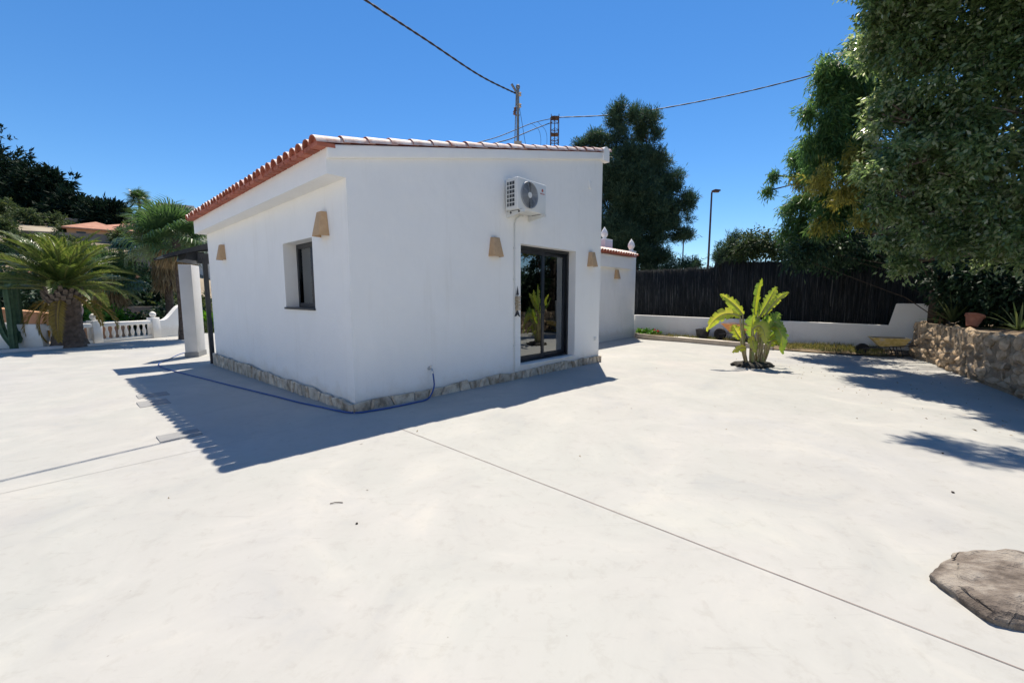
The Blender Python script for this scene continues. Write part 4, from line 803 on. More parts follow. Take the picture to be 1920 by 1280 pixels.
bam = tree('bamboo_like_tree', 'tall feathery green tree leaning over the fence left of the silvery tree', (10.9, 10.6, .8), 6.6, [(7.54, 9.9, 6.44, 0.57, 0.42, 0.76), (6.92, 9.8, 6.56, 0.32, 0.21, 0.38), (7.16, 9.8, 5.83, 0.51, 0.31, 0.57), (7.69, 9.8, 5.26, 0.62, 0.38, 0.69), (6.88, 9.7, 5.39, 0.43, 0.26, 0.47), (6.5, 9.6, 5.57, 0.18, 0.11, 0.2), (7.19, 9.7, 4.54, 0.62, 0.38, 0.69), (7.49, 10.8, 4.63, 0.48, 0.29, 0.53), (7.7, 11.2, 3.8, 0.47, 0.29, 0.52), (7.63, 11.4, 3.28, 0.4, 0.24, 0.44), (7.81, 10.4, 3.51, 0.6, 0.37, 0.67), (8.19, 10.0, 4.27, 0.69, 0.42, 0.77), (8.27, 10.0, 6.03, 0.69, 0.42, 0.77), (7.81, 10.0, 7.05, 0.29, 0.18, 0.32), (7.6, 12.5, 4.97, 0.1, 0.06, 0.06), (7.47, 12.5, 4.55, 0.09, 0.05, 0.06), (7.52, 11.6, 3.81, 0.19, 0.11, 0.15), (7.19, 11.0, 5.08, 0.18, 0.11, 0.17), (6.8, 9.7, 4.88, 0.4, 0.25, 0.45)], .16, 'leaf_bamboo', lean=(-.3, 0), fork=.25, twigs=31, per=11, L=.16, W=.026, droop=.8, spread=.2, shell=.25, sub=8, subf=.34)
bush('yellow_shrub', 'yellow-ochre leaved branches hanging below the feathery green tree', (10.5, 10.1, .8), [(7.27, 9.2, 4.44, 0.36, 0.36, 0.31), (6.85, 9.2, 4.05, 0.47, 0.47, 0.33), (7.24, 10.4, 4.2, 0.36, 0.36, 0.29), (7.27, 9.4, 3.66, 0.44, 0.44, 0.3), (7.5, 10.2, 3.16, 0.33, 0.33, 0.29), (7.53, 9.1, 3.14, 0.32, 0.32, 0.23), (7.11, 10.6, 4.38, 0.17, 0.17, 0.14)], 'leaf_yellow', twigs=13, per=9, L=.12, W=.030, droop=.7, spread=.15, shell=.25, sub=6, subf=.36)
bush('dark_shrub', 'dense dark shrub mass on the terrace behind the stone wall', (10.9, 8.6, .85), [(11.6, 12.6, 3.16, 0.96, 1.02, 1.14), (12.51, 12.2, 2.65, 1.07, 1.13, 1.26), (10.46, 9.9, 1.94, 0.65, 0.69, 0.51), (10.54, 9.2, 1.91, 0.81, 0.85, 0.95), (11.01, 8.8, 1.67, 0.87, 0.92, 1.02), (10.57, 9.6, 1.44, 0.53, 0.56, 0.62), (10.88, 9.0, 1.1, 0.49, 0.52, 0.58)], 'leaf_dark', twigs=200, per=12, L=.14, W=.055, droop=.5, spread=.2, shell=.3)
bush('dark_shrub', 'dark green shrub hanging over the brushwood fence beside the terrace', H(13.4, -7.0, -.4), [(8.16, 11.8, 2.98, 0.46, 0.49, 0.46), (8.88, 11.8, 2.69, 0.58, 0.62, 0.43), (9.84, 11.8, 2.83, 0.65, 0.68, 0.46), (10.79, 12.5, 4.06, 0.62, 0.65, 0.72), (7.79, 11.0, 2.68, 0.48, 0.51, 0.4), (8.61, 11.2, 2.97, 0.61, 0.65, 0.55), (7.38, 11.0, 2.54, 0.3, 0.32, 0.28), (11.47, 13.4, 3.43, 0.88, 0.93, 1.03), (12.13, 13.0, 3.21, 0.85, 0.9, 1.0), (10.19, 13.0, 2.89, 0.64, 0.68, 0.5), (12.94, 12.6, 3.93, 1.1, 1.17, 1.3), (12.51, 10.8, 3.05, 1.06, 1.13, 1.25)], 'leaf_dark', twigs=200, per=12, L=.15, W=.05, droop=.6, spread=.2, shell=.3)
bush('climbing_bush', 'light green climbing bush cresting the fence right of the street lamp', H(14.6, -1.6, -.5), [(8.47, 14.6, 3.33, 0.56, 0.51, 0.41), (9.01, 14.4, 3.13, 0.59, 0.53, 0.41), (8.23, 14.8, 3.08, 0.57, 0.51, 0.38), (9.34, 14.2, 3.02, 0.37, 0.33, 0.37)], 'leaf_bush', twigs=150, per=10, L=.13, W=.045, droop=.4, spread=.2, shell=.3)
tree('young_conifer', 'dark young conifer showing above the fence beside the street lamp', H(15.2, -.7, -.5), 3.9, [(8.07, 15.5, 3.16, 0.44, 0.39, 0.36), (8.17, 15.5, 3.5, 0.26, 0.29, 0.32), (7.65, 15.5, 3.0, 0.2, 0.25, 0.28), (7.96, 15.5, 2.77, 0.56, 0.5, 0.28)], .08, 'leaf_pine', fork=.3, twigs=110, per=14, L=.2, W=.02, droop=-.3, spread=.14, shell=.2)
for i, (b_, c_, lab) in enumerate([((8.38, 20.0, -0.7), [(8.38, 20.0, 2.89, 0.36, 0.32, 0.36), (8.76, 20.0, 2.96, 0.23, 0.21, 0.23)], 'small dark conifer tip left of the street lamp'), ((8.13, 21.0, -0.7), [(8.13, 21.0, 2.91, 0.38, 0.34, 0.38), (7.74, 21.0, 2.8, 0.27, 0.24, 0.27)], 'small bush at the foot of the distant lamp')]): bush('low_bush', lab, tuple(b_), [tuple(q) for q in c_], 'leaf_pine', group='low bushes beyond the fence', twigs=80, per=12, L=.2, W=.03, droop=-.2, spread=.2, shell=.2)
tree('pine_tree', 'tall dark pine tree standing behind the annex', (6.6, 22.5, -.6), 9.6, [(5.66, 22.0, 10.07, 0.86, 1.02, 1.13), (7.04, 22.5, 10.0, 0.66, 1.09, 1.22), (4.6, 22.0, 9.3, 0.91, 0.87, 0.68), (3.66, 22.0, 9.04, 0.54, 0.51, 0.4), (6.07, 22.3, 8.22, 1.69, 1.6, 1.29), (7.38, 22.5, 8.28, 0.83, 1.04, 1.16), (4.91, 22.0, 7.87, 1.48, 1.4, 1.13), (3.9, 22.5, 8.01, 1.1, 1.04, 1.16), (7.78, 22.3, 6.88, 0.82, 0.77, 0.75), (8.33, 22.2, 7.26, 0.81, 0.77, 0.74), (8.94, 22.0, 6.15, 0.67, 0.64, 0.48), (6.72, 22.4, 6.1, 1.64, 1.56, 1.44), (5.1, 22.6, 5.59, 1.66, 1.57, 1.75), (5.87, 22.2, 4.7, 1.49, 1.41, 1.29), (7.25, 22.4, 3.05, 0.96, 0.91, 0.72), (4.84, 22.2, 6.86, 1.36, 1.29, 1.29), (6.29, 22.0, 7.08, 1.61, 1.53, 1.42), (7.54, 22.2, 4.97, 1.22, 1.16, 0.86), (8.34, 22.0, 5.34, 0.91, 0.87, 0.57), (6.94, 22.4, 3.89, 1.23, 1.17, 0.86), (5.77, 22.8, 3.65, 1.39, 1.32, 1.17), (7.91, 22.3, 3.61, 0.68, 0.65, 0.46), (9.02, 21.9, 6.47, 0.37, 0.36, 0.28), (8.73, 22.0, 4.67, 0.7, 0.66, 0.4), (7.98, 22.0, 5.88, 0.91, 0.87, 0.68)], .28, 'leaf_pine', lean=(-.3, 0), fork=.2, twigs=60, per=14, L=.22, W=.028, droop=-.3, spread=.22, shell=.2, sub=12, subf=.36)

# ------------------------------------------------------------------ poles and wires
up = thing('utility_pole', 'concrete service pole with a steel mast rising behind the roof ridge', 'pole', (.17, 12.64, -.6))
MB().box2((-.11, -.11, 0), (.11, .11, 6.55)).build('post', 'pole_concrete', up)
MB().tube([(0, 0, 6.4), (0, 0, 8.05)], .042, 10).build('mast', 'pole_steel', up, smooth=60)
MB().tube([(-.09, 0, 6.5), (-.07, 0, 7.2), (-.05, 0, 7.9)], .016, 6).build('riser_pipe', 'pole_steel', up, smooth=60)
MB().lathe([(.001, -.07), (.05, -.05), (.065, 0), (.05, .05), (.001, .07)], 12, (0, 0, 8.07)).build('cap', 'pole_steel', up, smooth=60)
MB().tube([(0, -.02, 7.85), (-.18, -.06, 8.12)], .035, 8).build('arm', 'pole_steel', up, smooth=60)
for zz, sx in ((7.86, .06), (7.55, .06), (7.45, -.08), (7.35, -.1)):
    MB().lathe([(.03, -.05), (.045, -.03), (.025, 0), (.045, .03), (.03, .05)], 10, (sx, -.03, zz)).build('insulator', 'rust_steel' if sx < 0 else 'kerb_tan', up, smooth=40)
for zz in (7.3, 7.6, 7.85): MB().lathe([(.043, -.015), (.055, -.015), (.055, .015), (.043, .015)], 12, (0, 0, zz)).build('clamp', 'pole_steel', up)
tw = thing('lattice_tower', 'rusty steel lattice tower rising behind the roof', 'tower', (2.35, 24, -.6)); q = .21; HT = 11.95
for sx in (-1, 1):
    for sy in (-1, 1): MB().box2((sx * q - .016, sy * q - .016, 0), (sx * q + .016, sy * q + .016, HT)).build('leg', 'rust_steel', tw)
MB().box2((-.02, -.02, 6), (.02, .02, HT)).build('inner_pipe', 'rust_steel', tw)
for k in range(22):
    z0 = .4 + k * .535
    if z0 > HT - .2: break
    mb = MB()
    for sx in (-1, 1):
        for sy in (-1, 1):
            pass
    for (ax, ay, bx2, by2) in ((-q, -q, q, -q), (q, -q, q, q), (q, q, -q, q), (-q, q, -q, -q)): mb.tube([(ax, ay, z0), (bx2, by2, z0)], .02, 5); mb.tube([(ax, ay, z0), ((ax + bx2) / 2, (ay + by2) / 2, z0 + .14)], .012, 4); mb.tube([(bx2, by2, z0), ((ax + bx2) / 2, (ay + by2) / 2, z0 + .14)], .012, 4)
    mb.build('brace', 'rust_steel', tw)
for zz in (HT - .12, HT - 1.0, HT - 1.75, HT - 2.2): MB().box((0, 0, zz), (.44, .44, .045)).build('cross_plate', 'rust_steel', tw)
def wire(name, label, pts, r, mat='cable', k=10, twist=0):
    p = smooth_path(pts, k); o0 = p[0]; mb = MB()
    if twist:
        for ph in (0, math.pi): mb.tube([q - o0 + Vector((math.cos(i * twist + ph), 0, math.sin(i * twist + ph))) * r * .45 for i, q in enumerate(p)], r, 5)
    else: mb.tube([q - o0 for q in p], r, 6)
    o = mb.build(name, mat, None, smooth=180); o.location = o0; return tag(o, label, 'cable', 'overhead cables')
wire('overhead_cable', 'thick black overhead cable from the roof mast to the upper left', [(.1, 12.6, 7.28), H(5.227, 3.133, 7.095), H(3.324, 2.782, 7.0), H(1.743, 2.486, 6.91), H(-.29, 2.1, 6.82), H(-4, 1.4, 6.78), H(-9, .45, 6.85), H(-16, -.9, 7.2), H(-26, -2.8, 8.0)], .017, k=26, twist=.9)
wire('overhead_cable', 'overhead cable from the lattice tower away to the trees on the right', [(2.4, 24, 11.25), (6, 22.9, 11.0), (10, 21.4, 11.1), (13.8, 20, 11.5), (20, 17.8, 12.5)], .022, k=22, twist=.9)
wire('overhead_cable', 'upper of two cables dropping left from the lattice tower', [(2.2, 24, 11.2), (1.0, 22.1, 10.2), (-.6, 20, 8.8), (-2.04, 18, 7.62), (-5, 14.2, 5.0)], .02, k=14)
wire('overhead_cable', 'lower of two cables dropping left from the lattice tower', [(2.2, 24, 11.0), (1.2, 22.1, 9.95), (0, 20, 8.72), (-1.22, 18, 7.6), (-3.5, 14.6, 5.2)], .024, k=14)
wire('overhead_cable', 'thin hanging cable loop left of the lattice tower', [(1.0, 23.3, 10.7), (1.45, 23.3, 10.3), (1.55, 23.4, 9.6), (1.35, 23.4, 8.6), (1.2, 23.4, 6)], .009)
wire('overhead_cable', 'thin hanging cable loop right beside the lattice tower', [(1.35, 23.5, 10.85), (1.8, 23.5, 10.4), (1.9, 23.6, 9.8), (1.75, 23.6, 9), (1.5, 23.6, 6)], .009)
wire('overhead_cable', 'thin drop cable right of the steel mast', [(.2, 12.66, 7.0), (.33, 12.9, 6.4), (.48, 13.2, 5.6), (.55, 13.4, 4.6), (.56, 13.5, 3)], .007)
sl = thing('street_lamp', 'brown street lamp post with flat lantern beyond the fence', 'street lamp', (14.0, 30, -.7))
MB().tube([(0, 0, 0), (0, 0, 9.42)], [.09, .055], 10).build('post', 'lamp_pole', sl, smooth=60)
MB().tube([(0, 0, 9.38), (.08, 0, 9.5), (.25, 0, 9.52)], .045, 8).build('arm', 'lamp_pole', sl, smooth=60)
o = MB().ngon_prism([(.02, 9.44), (.3, 9.42), (.58, 9.5), (.55, 9.58), (.2, 9.62), (.02, 9.56)], -.13, .13, 'y').build('lantern', 'lamp_pole', sl); bevel(o, .02)
MB().box((.34, 0, 9.425), (.3, .18, .03)).build('glass', 'win_dark', sl)
s2 = thing('street_lamp', 'thin distant street lamp post partly hidden by the pine', 'street lamp', (18.25, 45, -.7)); MB().tube([(0, 0, 0), (0, 0, 9.4)], [.09, .06], 8).build('post', 'lamp_pole', s2, smooth=60); bevel(MB().box2((-.5, -.12, 9.3), (.05, .12, 9.42)).build('lantern', 'lamp_pole', s2), .02)

# ------------------------------------------------------------------ left side: kerb, palm bed, balustrade
lk = [(-19.5, 12.1), (-16.5, 12.2), (-15.5, 12.45), (-15.0, 13.4), (-14.55, 14.4), (-14.25, 15.4), (-14.15, 16.6)]
org = Vector((-15.0, 13.4, -.22)); kb = thing('palm_bed_kerb', 'low grey kerb along the palm bed on the left', 'kerb', org); mb = MB(); vs = []
for i, p in enumerate(lk):
    a = Vector(lk[max(i - 1, 0)]); b = Vector(lk[min(i + 1, len(lk) - 1)]); t = (b - a).normalized(); s = Vector((-t.y, t.x)) * .07
    hgt = .10 * (1 if i < 4 else (.75, .45, .1)[i - 4])
    for q, z_ in ((Vector(p) + s, -.05), (Vector(p) + s, hgt), (Vector(p) - s, hgt), (Vector(p) - s, -.05)): vs.append((q.x - org.x, q.y - org.y, z_))
m = len(lk); mb.add(vs, [(4 * i + a, 4 * i + (a + 1) % 4, 4 * i + 4 + (a + 1) % 4, 4 * i + 4 + a) for i in range(m - 1) for a in range(4)] + [(0, 1, 2, 3), (4 * m - 4, 4 * m - 1, 4 * m - 2, 4 * m - 3)]); mb.build('kerb', 'render_grey', kb)
BP = [(-15.48, 13.72), (-15.3, 15.15), (-14.83, 17.12), (-14.62, 18.3)]; bz = -.22
bal = thing('balustrade', 'white classical balustrade at the left edge of the patio', 'balustrade', (BP[1][0], BP[1][1], bz)); bo_ = Vector((BP[1][0], BP[1][1], 0))
bm_ = MB().lathe([(.045, 0), (.05, .03), (.032, .05), (.045, .09), (.062, .17), (.055, .25), (.034, .34), (.03, .40), (.045, .43), (.045, .46)], 10).mesh('baluster', 60); bm_.materials.append(MATS['plaster_wall'])
for a, b in ((BP[0], BP[1]), (BP[1], BP[2])):
    a, b = Vector(a), Vector(b); d = (b - a); Ld = d.length; t = d / Ld; an_ = math.atan2(t.y, t.x); c = (a + b) / 2
    for z0, z1, wdt, nm in ((.0, .13, .2, 'bottom_rail'), (.59, .74, .24, 'top_rail')):
        o = MB().box((0, 0, (z0 + z1) / 2), (Ld, wdt, z1 - z0)).build(nm, 'plaster_wall', bal); o.location = (c.x - bo_.x, c.y - bo_.y, 0); o.rotation_euler = (0, 0, an_); bevel(o, .015)
    nb = int(Ld / .215)
    for k in range(nb):
        p = a + t * (.16 + (Ld - .32) * k / (nb - 1)); o = bpy.data.objects.new('baluster', bm_); col.objects.link(o); o.parent = bal; o.location = (p.x - bo_.x, p.y - bo_.y, .13)
for p in (BP[1], BP[2], (-16.95, 13.68)):
    o = MB().box2((-.15, -.15, 0), (.15, .15, .84)).build('pier', 'plaster_wall', bal); o.location = (p[0] - bo_.x, p[1] - bo_.y, 0); o.rotation_euler = (0, 0, R(80)); bevel(o, .015)
    b2 = MB().lathe([(.06, 0), (.05, .03), (.09, .06), (.115, .13), (.10, .20), (.05, .245), (.002, .26)], 14, (0, 0, .83)).build('ball', 'plaster_wall', o, smooth=60)
cw = thing('curved_wall', 'white wall with S-curved top at the end of the balustrade', 'wall', (BP[2][0], BP[2][1], bz)); t = (Vector(BP[3]) - Vector(BP[2])); an_ = math.atan2(t.y, t.x); Lc = t.length + .3
tp3 = [(Lc * u, .72 + .62 * (lambda v: v * v * (3 - 2 * v))(min(1, max(0, (u - .22) / .6)))) for u in np.linspace(0, 1, 16)]
o = MB().ngon_prism([(0, 0), (Lc, 0)] + tp3[::-1], -.11, .11, 'y').build('wall', 'plaster_wall', cw); o.rotation_euler = (0, 0, an_)
sw2 = tag(MB().box2((-3.6, -.1, 0), (0, .1, .80)).build('side_wall', 'plaster_wall'), 'plain white garden wall in shade behind the cactus', 'wall'); sw2.location = (-15.46, 13.66, bz); sw2.rotation_euler = (0, 0, R(2)); bevel(sw2, .015)

# cactus
ca = thing('column_cactus', 'tall column cactus with several stems left of the date palm', 'cactus', (-16.1, 13.3, -.22))
def cactus_stem(pts, r):
    mb = MB(); n_ = 12; vs = []; P = smooth_path(pts, 5)
    for i, p in enumerate(P):
        u = i / (len(P) - 1); rr = r * (1 if u < .92 else max(.15, (1 - u) / .08) ** .6)
        for k in range(n_):
            a = 2 * math.pi * k / n_; f_ = 1 if k % 2 else .72; vs.append(p + Vector((math.cos(a), math.sin(a), 0)) * rr * f_)
    m_ = len(P); mb.add(vs, [(i * n_ + k, i * n_ + (k + 1) % n_, (i + 1) * n_ + (k + 1) % n_, (i + 1) * n_ + k) for i in range(m_ - 1) for k in range(n_)] + [tuple(range((m_ - 1) * n_, m_ * n_))]); mb.build('stem', 'cactus_skin', ca)
cactus_stem([(0, 0, 0), (0, 0, .5), (.02, 0, 1.2), (0, 0, 2.0)], .105); cactus_stem([(-.02, 0, .12), (-.2, 0, .4), (-.34, 0, .8), (-.38, 0, 1.5), (-.36, 0, 2.3)], .10); cactus_stem([(.0, .1, .2), (-.1, .3, .6), (-.12, .34, 1.3), (-.1, .34, 2.5)], .1); cactus_stem([(-.3, 0, .7), (-.65, .1, 1.1), (-.72, .1, 1.7), (-.7, .1, 2.2)], .09)

# date palm
dp_ = thing('date_palm', 'stout date palm with arching feather fronds beside the balustrade', 'palm tree', (-15.05, 14.02, -.22))
mb = MB(); n_ = 20; vs = []; rows = 34
for i in range(rows):
    u = i / (rows - 1); z_ = u * 1.95; rr = np.interp(u, [0, .1, .3, .72, .86, 1], [.50, .44, .36, .36, .44, .36])
    for k in range(n_):
        a = 2 * math.pi * (k + .5 * (i % 2)) / n_; vs.append((math.cos(a) * (rr + random.uniform(-.012, .018)), math.sin(a) * (rr + random.uniform(-.012, .018)), z_ + random.uniform(-.015, .015)))
mb.add(vs, [(i * n_ + k, i * n_ + (k + 1) % n_, (i + 1) * n_ + (k + 1) % n_, (i + 1) * n_ + k) for i in range(rows - 1) for k in range(n_)] + [tuple(range((rows - 1) * n_, rows * n_))]); tk = mb.build('trunk', 'palm_trunk', dp_)
stub = MB().ngon_prism([(-.06, 0), (.06, 0), (.045, .2), (-.045, .2)], -.02, .02, 'y').mesh('stub'); stub.materials.append(MATS['bark_pale'])
for k in range(54):
    o = bpy.data.objects.new('frond_stub', stub); col.objects.link(o); o.parent = tk; a = k * 2.399; zz = 1.42 + .5 * k / 54; rr = np.interp(zz, [1.4, 1.7, 1.95], [.36, .43, .36]); o.location = (math.cos(a) * rr, math.sin(a) * rr, zz); o.rotation_euler = (R(38), 0, a + math.pi / 2)
def frond_mesh(L, droop, nl, ll, seedv, twist=0.0):
    fr_ = random.Random(seedv); V, F, RN = [], [], []; pts = []; p = Vector((0, 0, 0)); ang = 0; N_ = 24
    for i in range(N_ + 1):
        u = i / N_; pts.append(p.copy()); ang = -droop * u ** 1.6; p = p + Vector((math.cos(ang), 0, math.sin(ang))) * L / N_
    mb = MB(); mb.tube(pts, [.028 * (1 - .85 * i / N_) + .003 for i in range(N_ + 1)], 5); V = [tuple(v) for v in mb.v]; F = [list(f) for f in mb.f]; RN = [.85] * len(V)
    for i in range(nl):
        u = .16 + .84 * i / nl; k = min(N_ - 1, int(u * N_)); q = pts[k].lerp(pts[k + 1], u * N_ - k); d = (pts[k + 1] - pts[k]).normalized(); up_ = Vector((-d.z, 0, d.x))
        ln = ll * (math.sin(math.pi * min(1, .25 + u * .72)) ** .7) * fr_.uniform(.85, 1.1)
        for s in (-1, 1):
            dr = (d * (.75 + .5 * u) + Vector((0, s, 0)) * (1.0 - .35 * u) + up_ * fr_.uniform(.25, .55)).normalized(); tip = q + dr * ln + Vector((0, 0, -.16 * ln * fr_.uniform(.5, 1.5)))
            md = q + dr * ln * .5; sd_ = dr.cross(up_).normalized() * .016; b = len(V); V += [tuple(q - sd_ * .5), tuple(md - sd_), tuple(tip), tuple(md + sd_)]; F.append([b, b + 1, b + 2, b + 3]); RN += [min(1, max(0, .42 + fr_.gauss(0, .18) + .2 * u))] * 4
    me = bpy.data.meshes.new('frond'); me.from_pydata(V, [], F); at = me.attributes.new('rnd', 'FLOAT', 'POINT'); at.data.foreach_set('value', RN); return me
fm = [frond_mesh(2.05, .95, 64, .40, 1), frond_mesh(2.15, 1.25, 66, .42, 2), frond_mesh(1.95, .7, 60, .38, 3)]
fold_ = [frond_mesh(1.7, 1.1, 46, .36, 4)]
for m_ in fm: m_.materials.append(MATS['leaf_palm'])
fold_[0].materials.append(MATS['leaf_palm_old'])
for k in range(64):
    u = k / 63; el = 87 - 80 * u; az = k * 2.39996
    o = bpy.data.objects.new('frond', fm[k % 3]); col.objects.link(o); o.parent = dp_; o.location = (math.cos(az) * .14, math.sin(az) * .14, 2.2 - .3 * u); s = random.uniform(.86, 1.06) * (1 if u > .12 else .8); o.scale = (s, s, s); o.rotation_euler = (random.uniform(-.3, .3), -R(el), az)
for az, el in ((R(205), -40), (R(232), -58), (R(-12), -18), (R(18), -25), (R(185), -62), (R(-60), -50)):
    o = bpy.data.objects.new('old_frond', fold_[0]); col.objects.link(o); o.parent = dp_; o.location = (math.cos(az) * .25, math.sin(az) * .25, 1.8); o.rotation_euler = (0, -R(el), az)
# fan palms
def fan_mesh(r, seedv, nseg=34, span=290):
    fr_ = random.Random(seedv); V, F, RN = [], [], []
    for k in range(nseg):
        a = R(-span / 2 + span * k / (nseg - 1)); ln = r * (1 - .25 * abs(a) / R(span / 2)) * fr_.uniform(.9, 1.08); d = Vector((math.cos(a), math.sin(a), 0)); sd_ = Vector((-d.y, d.x, 0)); up_ = Vector((0, 0, .12 + .05 * (k % 2)))
        p1 = d * ln * .5 + up_ * ln * .5; p2 = d * ln * .8 + up_ * ln * .35; p3 = d * ln + Vector((0, 0, -ln * fr_.uniform(.12, .38))); w_ = ln * .5 * R(span / nseg) * .52; b = len(V); c_ = min(1, max(0, .4 + fr_.gauss(0, .22)))
        V += [(0, 0, 0), tuple(p1 - sd_ * w_), tuple(p1 + sd_ * w_), tuple(p2 - sd_ * w_ * .7), tuple(p2 + sd_ * w_ * .7), tuple(p3)]; F += [[b, b + 1, b + 2], [b + 1, b + 3, b + 4, b + 2], [b + 3, b + 5, b + 4]]; RN += [c_ * .7, c_, c_, c_, c_, min(1, c_ + .35)]
    return V, F, RN
def fan_leaf(seedv, r, pet):
    V, F, RN = fan_mesh(r, seedv); V = [(x + pet, y, z) for x, y, z in V]; mb = MB(); mb.tube([(0, 0, 0), (pet * .5, 0, .03), (pet + .02, 0, 0)], [.022, .016, .012], 5); b = len(V); V += [tuple(v) for v in mb.v]; F += [[i + b for i in f] for f in mb.f]; RN += [.9] * len(mb.v)
    me = bpy.data.meshes.new('fan_leaf'); me.from_pydata(V, [], F); at = me.attributes.new('rnd', 'FLOAT', 'POINT'); at.data.foreach_set('value', RN); return me
def fan_palm(label, base, h, rt, leaf_r, pet, n, skirt, group='fan palms', trunk_m='palm_trunk'):
    t = thing('fan_palm', label, 'palm tree', base, 0, group)
    mb = MB(); mb.tube([(math.sin(u * 3) * .04, 0, u * h) for u in np.linspace(0, 1, 14)], [rt * (1.2 - .3 * min(1, u * 5) - .1 * u) * (1 + .05 * (i % 2)) for i, u in enumerate(np.linspace(0, 1, 14))], 12); mb.build('trunk', trunk_m, t, smooth=60)
    ms = [fan_leaf(s, leaf_r, pet) for s in (1, 2, 3)]
    for m_ in ms: m_.materials.append(MATS['leaf_fan'])
    for k in range(n):
        u = k / (n - 1); el = 85 - 110 * u; az = k * 2.39996; o = bpy.data.objects.new('fan_leaf', ms[k % 3]); col.objects.link(o); o.parent = t; o.location = (math.cos(az) * rt * .6, math.sin(az) * rt * .6, h - .25 * u); o.rotation_euler = (random.uniform(-.5, .5), -R(el), az); s = random.uniform(.85, 1.1); o.scale = (s, s, s)
    if skirt:
        V, F, rn = [], [], []
        k = 900; a = rng.uniform(0, 6.28, k); zz = h - .35 - rng.random(k) * skirt; r_ = rt + rng.random(k) * .35; P = np.stack([np.cos(a) * r_, np.sin(a) * r_, zz], 1); T = unit(np.stack([np.cos(a) * .3, np.sin(a) * .3, -np.ones(k)], 1) + rng.normal(0, .2, (k, 3)))
        V, F, rn = leaf_quads(P, T, rng.uniform(.35, .8, k), .045, rng.random(k)); link('dead_skirt', np_mesh('dead_skirt', V, F, rn), t, ['leaf_dry'])
    return t
fan_palm('tall fan palm rising behind the pillar beside the canopy', (-13.2, 16.6, -.25), 4.0, .16, .85, .75, 34, .3)
fan_palm('fan palm with shaggy dry skirt left of the canopy', (-18.3, 22.2, hz(-18.3, 22.2)), 4.6, .2, 1.15, .9, 36, 1.9)
fan_palm('small fan palm low on the slope behind the date palm', (-19.6, 20.4, hz(-19.6, 20.4)), 2.6, .18, .9, .7, 28, .6)
fan_palm('tiny distant fan palm on the hill skyline', (-65.5, 75, hz(-65.5, 75)), 18.3 - hz(-65.5, 75), .25, 1.3, .9, 26, 0)

# ------------------------------------------------------------------ neighbours on the slope
tw_ = thing('terrace_parapet', 'terracotta coloured terrace wall below the date palm', 'wall', (-21.5, 18.9, -.6), R(7))
MB().ngon_prism([(-9, 0), (-9, 1.75), (-2.2, 1.55), (1.6, 1.10), (1.6, 0)], -.15, .15, 'y').build('parapet', 'terrace_orange', tw_); MB().box2((1.6, -.5, 0), (3.4, .3, .86)).build('planter', 'terrace_orange', tw_); MB().box2((1.55, -.55, .86), (3.45, .35, .93)).build('coping', 'house_cream', tw_)
MB().ngon_prism([(-9.05, 1.76), (-2.2, 1.56), (1.62, 1.11), (1.62, 1.19), (-2.2, 1.64), (-9.05, 1.84)], -.19, .19, 'y').build('wall_cap', 'house_ochre', tw_)
ds = thing('satellite_dish', 'pinkish round satellite dish behind the palm trunk', 'dish', (-18.9, 18.1, -.6)); MB().tube([(0, 0, 0), (0, 0, 1.3)], .03, 6).build('mast', 'iron_dark', ds); o = MB().lathe([(.001, -.08), (.2, -.05), (.36, .02), (.37, .03), (.2, -.03), (.001, -.06)], 22, (0, 0, 0), Matrix.Rotation(R(70), 3, 'X')).build('dish', 'dish_pink', ds, smooth=60); o.location = (0, -.12, 1.38)
gw_ = thing('block_wall', 'grey block retaining wall beyond the balustrade', 'wall', (-21.6, 24, -.6), R(-3)); MB().box2((-2.6, -.15, 0), (2.8, .15, 1.5)).build('wall', 'grey_block', gw_)
for k in range(40):
    o = bpy.data.objects.new('stone', svar[k % 9]); col.objects.link(o); o.parent = gw_; o.location = (random.uniform(.2, 2.2), -.2, random.uniform(.5, 1.2)); s = random.uniform(.07, .14); o.scale = (s * 1.4, s, s); o.rotation_euler = (random.random(), random.random(), random.random() * 6)
def house_block(name, label, loc, rz, w_, d_, h_, wall_m, roof_h=1.2, wins=(), group='houses on the hillside', hip=True, ov=.35):
    t = thing(name, label, 'house', loc, rz, group); MB().box2((-w_ / 2, -d_ / 2, -2), (w_ / 2, d_ / 2, h_)).build('wall', wall_m, t)
    if roof_h:
        a, b = w_ / 2 + ov, d_ / 2 + ov; k = min(b, a) * (1 if hip else 0); vs = [(-a, -b, h_), (a, -b, h_), (a, b, h_), (-a, b, h_), (-a + k, 0, h_ + roof_h), (a - k, 0, h_ + roof_h), (-a, -b, h_ - .14), (a, -b, h_ - .14), (a, b, h_ - .14), (-a, b, h_ - .14)]
        MB().add(vs, [(0, 1, 5, 4), (1, 2, 5), (2, 3, 4, 5), (3, 0, 4), (6, 9, 8, 7), (0, 6, 7, 1), (1, 7, 8, 2), (2, 8, 9, 3), (3, 9, 6, 0)]).build('roof', 'roof_red', t)
    else: MB().box2((-w_ / 2 - .1, -d_ / 2 - .1, h_), (w_ / 2 + .1, d_ / 2 + .1, h_ + .25)).build('parapet', wall_m, t)
    for (x, z_, ww, wh) in wins:
        f_ = MB().box((x, -d_ / 2 - .02, z_), (ww, .1, wh)).build('window', 'win_dark', t); MB().box((x, -d_ / 2 - .06, z_ - wh / 2 - .06), (ww + .2, .16, .08)).build('sill', wall_m, f_)
    return t
